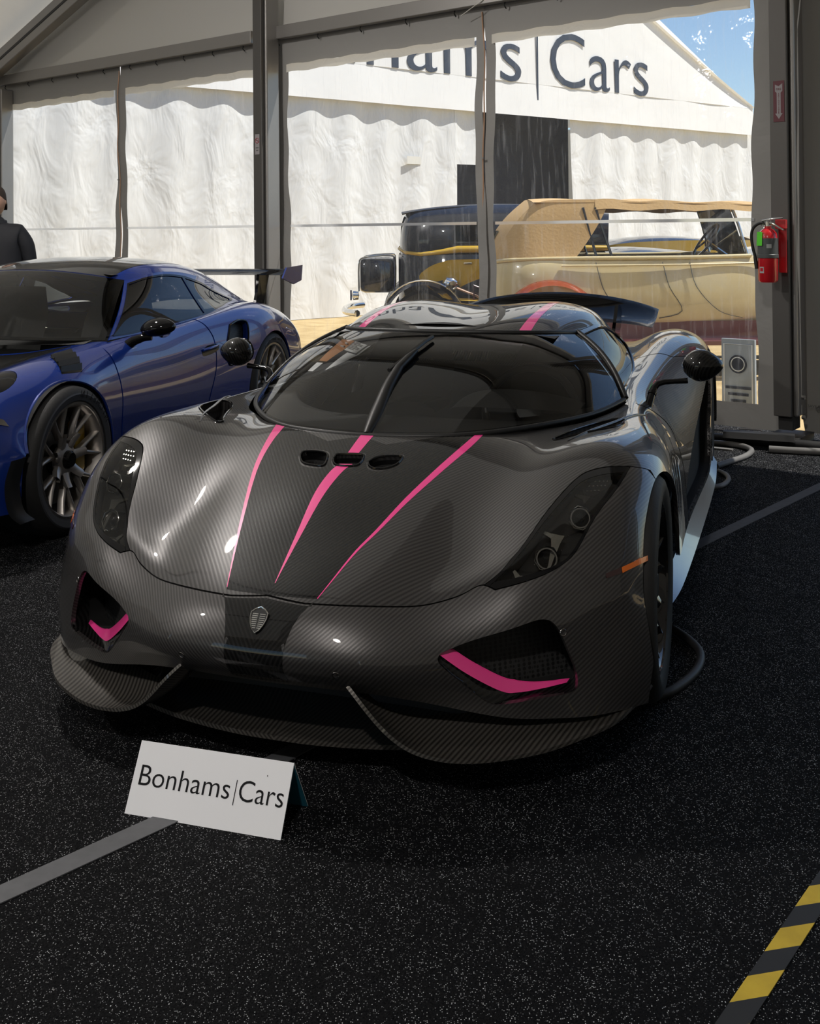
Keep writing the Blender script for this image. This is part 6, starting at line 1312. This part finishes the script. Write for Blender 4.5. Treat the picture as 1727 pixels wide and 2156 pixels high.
# sedan
def sedan(loc, label):
    sd = thing('vintage_sedan', label, 'car', loc, 0)
    for s in (-1, 1):
        up = [[(x, s*w, zb), (x, s*(w+.01), zb+.12), (x+.02, s*(w-.05), zt-.08), (x+.04, s*(w-.14), zt)] for x, w, zb, zt in ((-.12, .42, 1.10, 1.56), (-.06, .60, 1.12, 1.62), (.12, .69, 1.13, 1.66), (.8, .73, 1.15, 1.70), (1.8, .72, 1.15, 1.69), (2.3, .66, 1.15, 1.66))]
        skin('upper_body', up, 'navy_black', sd)
        lo = [[(x, s*w*.9, .44), (x, s*(w+.02), .60), (x, s*(w+.03), .9), (x, s*w, 1.13)] for x, w in ((-.14, .40), (-.06, .60), (.12, .70), (.8, .745), (1.8, .735), (2.6, .62), (3.4, .46))]
        skin('lower_body', lo, 'navy_black', sd)
        pn = [(.10, .86), (.20, .98), (.38, 1.05), (.62, 1.075), (1.9, 1.075), (2.4, 1.06), (2.4, .60), (.62, .60), (.30, .70)]
        pts = crom(pn, 4, True)
        def yb(x, z): return s*(np.interp(x, [-.14, -.06, .12, .8, 1.8, 2.6, 3.4], [.40, .60, .70, .745, .735, .62, .46])+.055)
        prism('side_panel', [(x, yb(x, z), z) for x, z in pts], (0, -s*.06, 0), 'yellow_paint', sd)
        tube('belt_moulding', [(-.13, s*.43, 1.20), (-.05, s*.62, 1.155), (.12, s*.71, 1.135), (.35, s*.735, 1.16), (.55, s*.745, 1.19), (.8, s*.75, 1.19), (1.9, s*.745, 1.19), (2.3, s*.68, 1.19)], [.02, .022, .022, .03, .042, .042, .04, .03], 'yellow_paint', sd, 8, smooth_path=0)
        for x0, x1 in ((.50, .98), (1.06, 1.20), (1.30, 1.85)):
            wf = box('window_frame', ((x0+x1)/2, s*.735, 1.385), (x1-x0, .02, .26), 'yellow_paint' if x0 > 1.2 else 'navy_black', sd, bev=.006); box('window_glass', ((x0+x1)/2, s*.747, 1.385), (x1-x0-.05, .006, .21), 'side_glass', wf)
        box('door_handle', (.66, s*.795, 1.03), (.10, .02, .02), 'chrome', sd, bev=.006)
        fender('rear_fender', .14, s*.58, s*.92, .48, .36, .25, PI-.05, 'navy_black', sd); fender('front_fender', 2.95, s*.55, s*.92, .48, .36, .2, PI*.95, 'navy_black', sd)
        tube('fender_bead', [(.14+.485*math.cos(t), s*.925, .36+.485*math.sin(t)) for t in np.linspace(.25, PI-.05, 20)], .008, 'chrome', sd, 5)
        spoke_wheel(sd, .14, s*.74, .36, 'chrome', 'yellow_paint'); spoke_wheel(sd, 2.95, s*.74, .36, 'chrome', 'yellow_paint')
        box('running_board', (1.6, s*.84, .33), (2.0, .22, .05), 'navy_black', sd)
        # spare bracket and lamp on the running board
        lathe('side_lamp', [(0, .08), (.05, .07), (.085, .02), (.085, -.05), (.04, -.09), (0, -.10)], 'chrome', sd, 18, 'X', (.46, s*.86, .80))
        tube('lamp_bar', [(.50, s*.86, .76), (.75, s*.88, .66), (.98, s*.88, .50)], .014, 'zip_copper', sd, 6); tube('luggage_rail', [(.72, s*.90, .62), (.72, s*.90, .78), (.98, s*.90, .68), (.98, s*.90, .42)], .012, 'maroon', sd, 6)
    V, F = grid_vf(lambda a, b: (-.10+2.45*a, (-.62+1.24*b)*(.72+.28*math.sin(PI*min(1, a*1.6+.15))), 1.56+.14*math.sin(PI*min(1, (a+.06)*.95))**.6+.03*math.sin(PI*b)), 24, 10); mesh('roof', V, F, 'black_cloth', sd, True)
    V, F = grid_vf(lambda a, b: (-.13+.03*b, -.44+.88*a, .9+.70*b), 8, 6); mesh('rear_panel', V, F, 'navy_black', sd, True)
    tk = [[(-.62+.02*k, y, z) for y, z in ((-.42, .68), (-.44, .95), (-.40, 1.07), (0, 1.10), (.40, 1.07), (.44, .95), (.42, .68))] for k in range(2)]
    bm = bmesh.new(); bbox_bm(bm, (-.40, 0, .89), (.42, .92, .42), None, .07); t_ = bmobj('travel_trunk', bm, 'navy_black', sd, True, 40)
    for s in (-1, 1): tube('trunk_rim', [(-.61, s*.45, .70), (-.61, s*.45, 1.02), (-.54, s*.45, 1.10), (-.24, s*.45, 1.12), (-.19, s*.45, 1.05), (-.19, s*.45, .70)], .010, 'chrome', t_, 6, smooth_path=3)
    tube('rear_bumper', [(-.62, -.72, .46), (-.76, -.45, .46), (-.80, 0, .46), (-.76, .45, .46), (-.62, .72, .46)], .04, 'chrome', sd, 8, smooth_path=4)
    lathe('tail_lamp', [(0, .04), (.05, .03), (.055, -.03), (0, -.05)], 'chrome', sd, 16, 'X', (-.64, -.58, .66)); box('number_plate', (-.70, -.45, .66), (.02, .16, .12), 'chrome', sd)
    secs = [[(x, -w, 1.10), (x, -w*.5, zt), (x, 0, zt+.02), (x, w*.5, zt), (x, w, 1.10)] for x, w, zt in ((2.3, .66, 1.16), (2.7, .56, 1.17), (3.3, .42, 1.12), (3.5, .38, 1.10))]
    skin('engine_bonnet', secs, 'navy_black', sd); box('chassis', (1.5, 0, .38), (3.9, .8, .12), 'navy_black', sd)
    return sd
sedan((.0, 13.0, 0), 'black and yellow vintage sedan with rear trunk beyond the clear window')
# low yellow roadster glimpsed through the touring car's cabin
rd = thing('roadster', 'yellow open vintage car seen through the cabin of the cream car', 'car', (2.3, 15.2, 0), 0)
for s in (-1, 1):
    secs = [[(x, s*w*.8, .45), (x, s*w, .6), (x, s*(w+.03), .9), (x, s*w, zt)] for x, w, zt in ((-.1, .3, 1.0), (.3, .62, 1.16), (1.2, .72, 1.24), (2.2, .70, 1.24), (3.0, .55, 1.22), (3.8, .4, 1.15))]
    skin('body_side', secs, 'yellow_paint', rd); fender('rear_fender', .5, s*.62, s*.95, .45, .36, .2, PI-.1, 'navy_black', rd); fender('front_fender', 3.3, s*.6, s*.95, .45, .36, .2, PI-.1, 'navy_black', rd)
    spoke_wheel(rd, .5, s*.78, .36, 'chrome', 'yellow_paint'); spoke_wheel(rd, 3.3, s*.78, .36, 'chrome', 'yellow_paint')
V, F = grid_vf(lambda a, b: (.0+2.4*a, -.60+1.2*b, 1.17+.14*math.sin(PI*a)*math.sin(PI*b)**.5), 14, 8); mesh('tonneau_cover', V, F, 'navy_black', rd, True)
secs = [[(x, -w, zt), (x, 0, zt+.06), (x, w, zt)] for x, w, zt in ((2.4, .68, 1.23), (3.0, .55, 1.22), (3.8, .4, 1.15))]; skin('engine_bonnet', secs, 'yellow_paint', rd)
box('chassis', (1.8, 0, .4), (3.6, .8, .15), 'navy_black', rd)
# display board on the grass
db = thing('display_board', 'white framed display board with a round emblem on the grass', 'board', tuple(W(-.58, .75, -.03)), WA)
mat('board_face', (.30, .34, .38), .5); mat('board_line', (.75, .77, .78), .5)
box('board_panel', (0, 0, .30), (.26, .03, .58), 'board_face', db)
tube('board_frame', [(-.11, -.017, .05), (.11, -.017, .05), (.11, -.017, .55), (-.11, -.017, .55)], .006, 'board_line', db, 4, closed=True)
lathe('emblem', [(.0, -.018), (.07, -.018), (.07, -.022), (0, -.022)], 'navy_black', db, 28, 'Y', (0, 0, .40)); tube('emblem_ring', [(.052*math.cos(t), -.024, .40+.052*math.sin(t)) for t in np.linspace(0, 2*PI, 24, endpoint=False)], .004, 'board_line', db, 4, closed=True)
for i in range(3): box('caption', (0, -.018, .22-.05*i), (.2-.04*i, .004, .02), 'navy_black', db)
# ---------------------------------------------------------------- person behind the blue car
mat('jacket', (.012, .013, .017), .75, bump=(14, .4)); mat('trousers', (.02, .02, .024), .8); mat('skin_tone', (.42, .25, .18), .55); mat('hair', (.03, .02, .014), .7); mat('shoe', (.01, .01, .01), .5)
def skinned(name, verts, edges, radii, m, parent, root=0, sub=2):
    me = bpy.data.meshes.new(name); me.from_pydata(verts, edges, []); me.update(); o = bpy.data.objects.new(name, me); COL.objects.link(o); o.parent = parent
    md = o.modifiers.new('skin', 'SKIN'); md.use_smooth_shade = True
    for i, r in enumerate(radii): me.skin_vertices[0].data[i].radius = (r, r) if not hasattr(r, '__len__') else r
    me.skin_vertices[0].data[root].use_root = True
    o.modifiers.new('sub', 'SUBSURF').levels = sub; o.modifiers['sub'].render_levels = sub; me.materials.append(MATS[m]); return o
pp = thing('person', 'person in a dark jacket standing behind the blue car', 'person', (-3.50, 9.0, 0), .15)
V = [(0, 0, .95), (0, 0, 1.10), (0, .0, 1.26), (0, .0, 1.42), (0, .0, 1.50), (0, -.01, 1.57),
     (.17, 0, 1.425), (.235, .0, 1.34), (.265, .01, 1.20), (.275, .03, 1.08), (.25, -.06, .92), (.25, -.10, .84),
     (-.17, 0, 1.425), (-.235, .0, 1.34), (-.265, .01, 1.20), (-.275, .03, 1.08), (-.25, -.06, .92), (-.25, -.10, .84)]
E_ = [(0, 1), (1, 2), (2, 3), (3, 4), (4, 5), (3, 6), (6, 7), (7, 8), (8, 9), (9, 10), (10, 11), (3, 12), (12, 13), (13, 14), (14, 15), (15, 16), (16, 17)]
Rr = [(.23, .15), (.235, .15), (.235, .15), (.175, .12), (.08, .07), (.06, .06), (.085, .085), (.078, .078), (.062, .062), (.055, .055), (.046, .046), (.044, .044)]+[(.085, .085), (.078, .078), (.062, .062), (.055, .055), (.046, .046), (.044, .044)]
jk = skinned('jacket', V, E_, Rr, 'jacket', pp)
V = [(0, 0, .98), (.10, 0, .90), (.11, -.01, .50), (.11, .02, .10), (-.10, 0, .90), (-.11, -.01, .50), (-.11, .02, .10)]
skinned('trousers', V, [(0, 1), (1, 2), (2, 3), (0, 4), (4, 5), (5, 6)], [.14, .105, .075, .062, .105, .075, .062], 'trousers', pp)
for s in (1, -1):
    box('shoe', (s*.11, -.05, .045), (.09, .27, .09), 'shoe', pp, bev=.035)
    hp = [(s*.262, -.11, .83), (s*.258, -.125, .77), (s*.258, -.135, .73)]; hv = list(hp); he = [(0, 1), (1, 2)]; hr = [.03, .034, .028]
    for k, (dx, L_) in enumerate(((-.022, .06), (-.007, .075), (.008, .072), (.022, .055))):
        i0 = len(hv); hv += [(s*.258, -.135+dx, .70), (s*.254, -.14+dx*1.1, .70-L_*.55), (s*.246, -.143+dx*1.1, .70-L_)]; he += [(2, i0), (i0, i0+1), (i0+1, i0+2)]; hr += [.0095, .0085, .0075]
    i0 = len(hv); hv += [(s*.245, -.165, .765), (s*.238, -.182, .735)]; he += [(1, i0), (i0, i0+1)]; hr += [.011, .009]
    skinned('hand', hv, he, hr, 'skin_tone', pp, 0, 1)
def headfn(a, b):
    th = PI*a; ph = 2*PI*b; r = math.sin(th); x = .076*r*math.cos(ph); y = .098*r*math.sin(ph); z = .118*math.cos(th)
    if y < 0: y -= .010*math.exp(-((z+.012)/.022)**2-(x/.014)**2)*1.6      # nose
    x *= 1-.18*max(0, -z/.118)
    return (x, y-.015, 1.685+z)
V, F = grid_vf(headfn, 28, 36); bm = bmesh.new(); vv = [bm.verts.new(v) for v in V]
for f in F: bm.faces.new([vv[i] for i in f])
bmesh.ops.remove_doubles(bm, verts=bm.verts[:], dist=1e-5); hd_ = bmobj('head', bm, 'skin_tone', pp, True)
mat('eye_white', (.8, .8, .8), .3); mat('lips', (.35, .14, .12), .5)
for s in (1, -1):
    lathe('eye', [(0, .010), (.007, .008), (.010, 0), (0, -.008)], 'eye_white', hd_, 12, 'Y', (s*.030, -.100, 1.70)); lathe('ear', [(0, .008), (.016, .006), (.022, 0), (0, -.004)], 'skin_tone', hd_, 12, 'X', (s*.073, -.01, 1.685))
box('mouth', (0, -.105, 1.632), (.044, .010, .012), 'lips', hd_, bev=.004)
V, F = grid_vf(lambda a, b: (.083*math.sin(PI*.56*a)*math.cos(2*PI*b), .104*math.sin(PI*.56*a)*math.sin(2*PI*b)+.004, 1.692+.125*math.cos(PI*.56*a)+(.035*a if math.sin(2*PI*b) < -.2 else -.05*a)), 14, 30); bm = bmesh.new(); vv = [bm.verts.new(v) for v in V]
for f in F: bm.faces.new([vv[i] for i in f])
bmesh.ops.remove_doubles(bm, verts=bm.verts[:], dist=1e-5); bmobj('hair', bm, 'hair', hd_, True)
tube('collar', [(.07*math.cos(t), .065*math.sin(t), 1.515+.012*math.sin(t)) for t in np.linspace(0, 2*PI, 20, endpoint=False)], .014, 'jacket', pp, 6, closed=True)
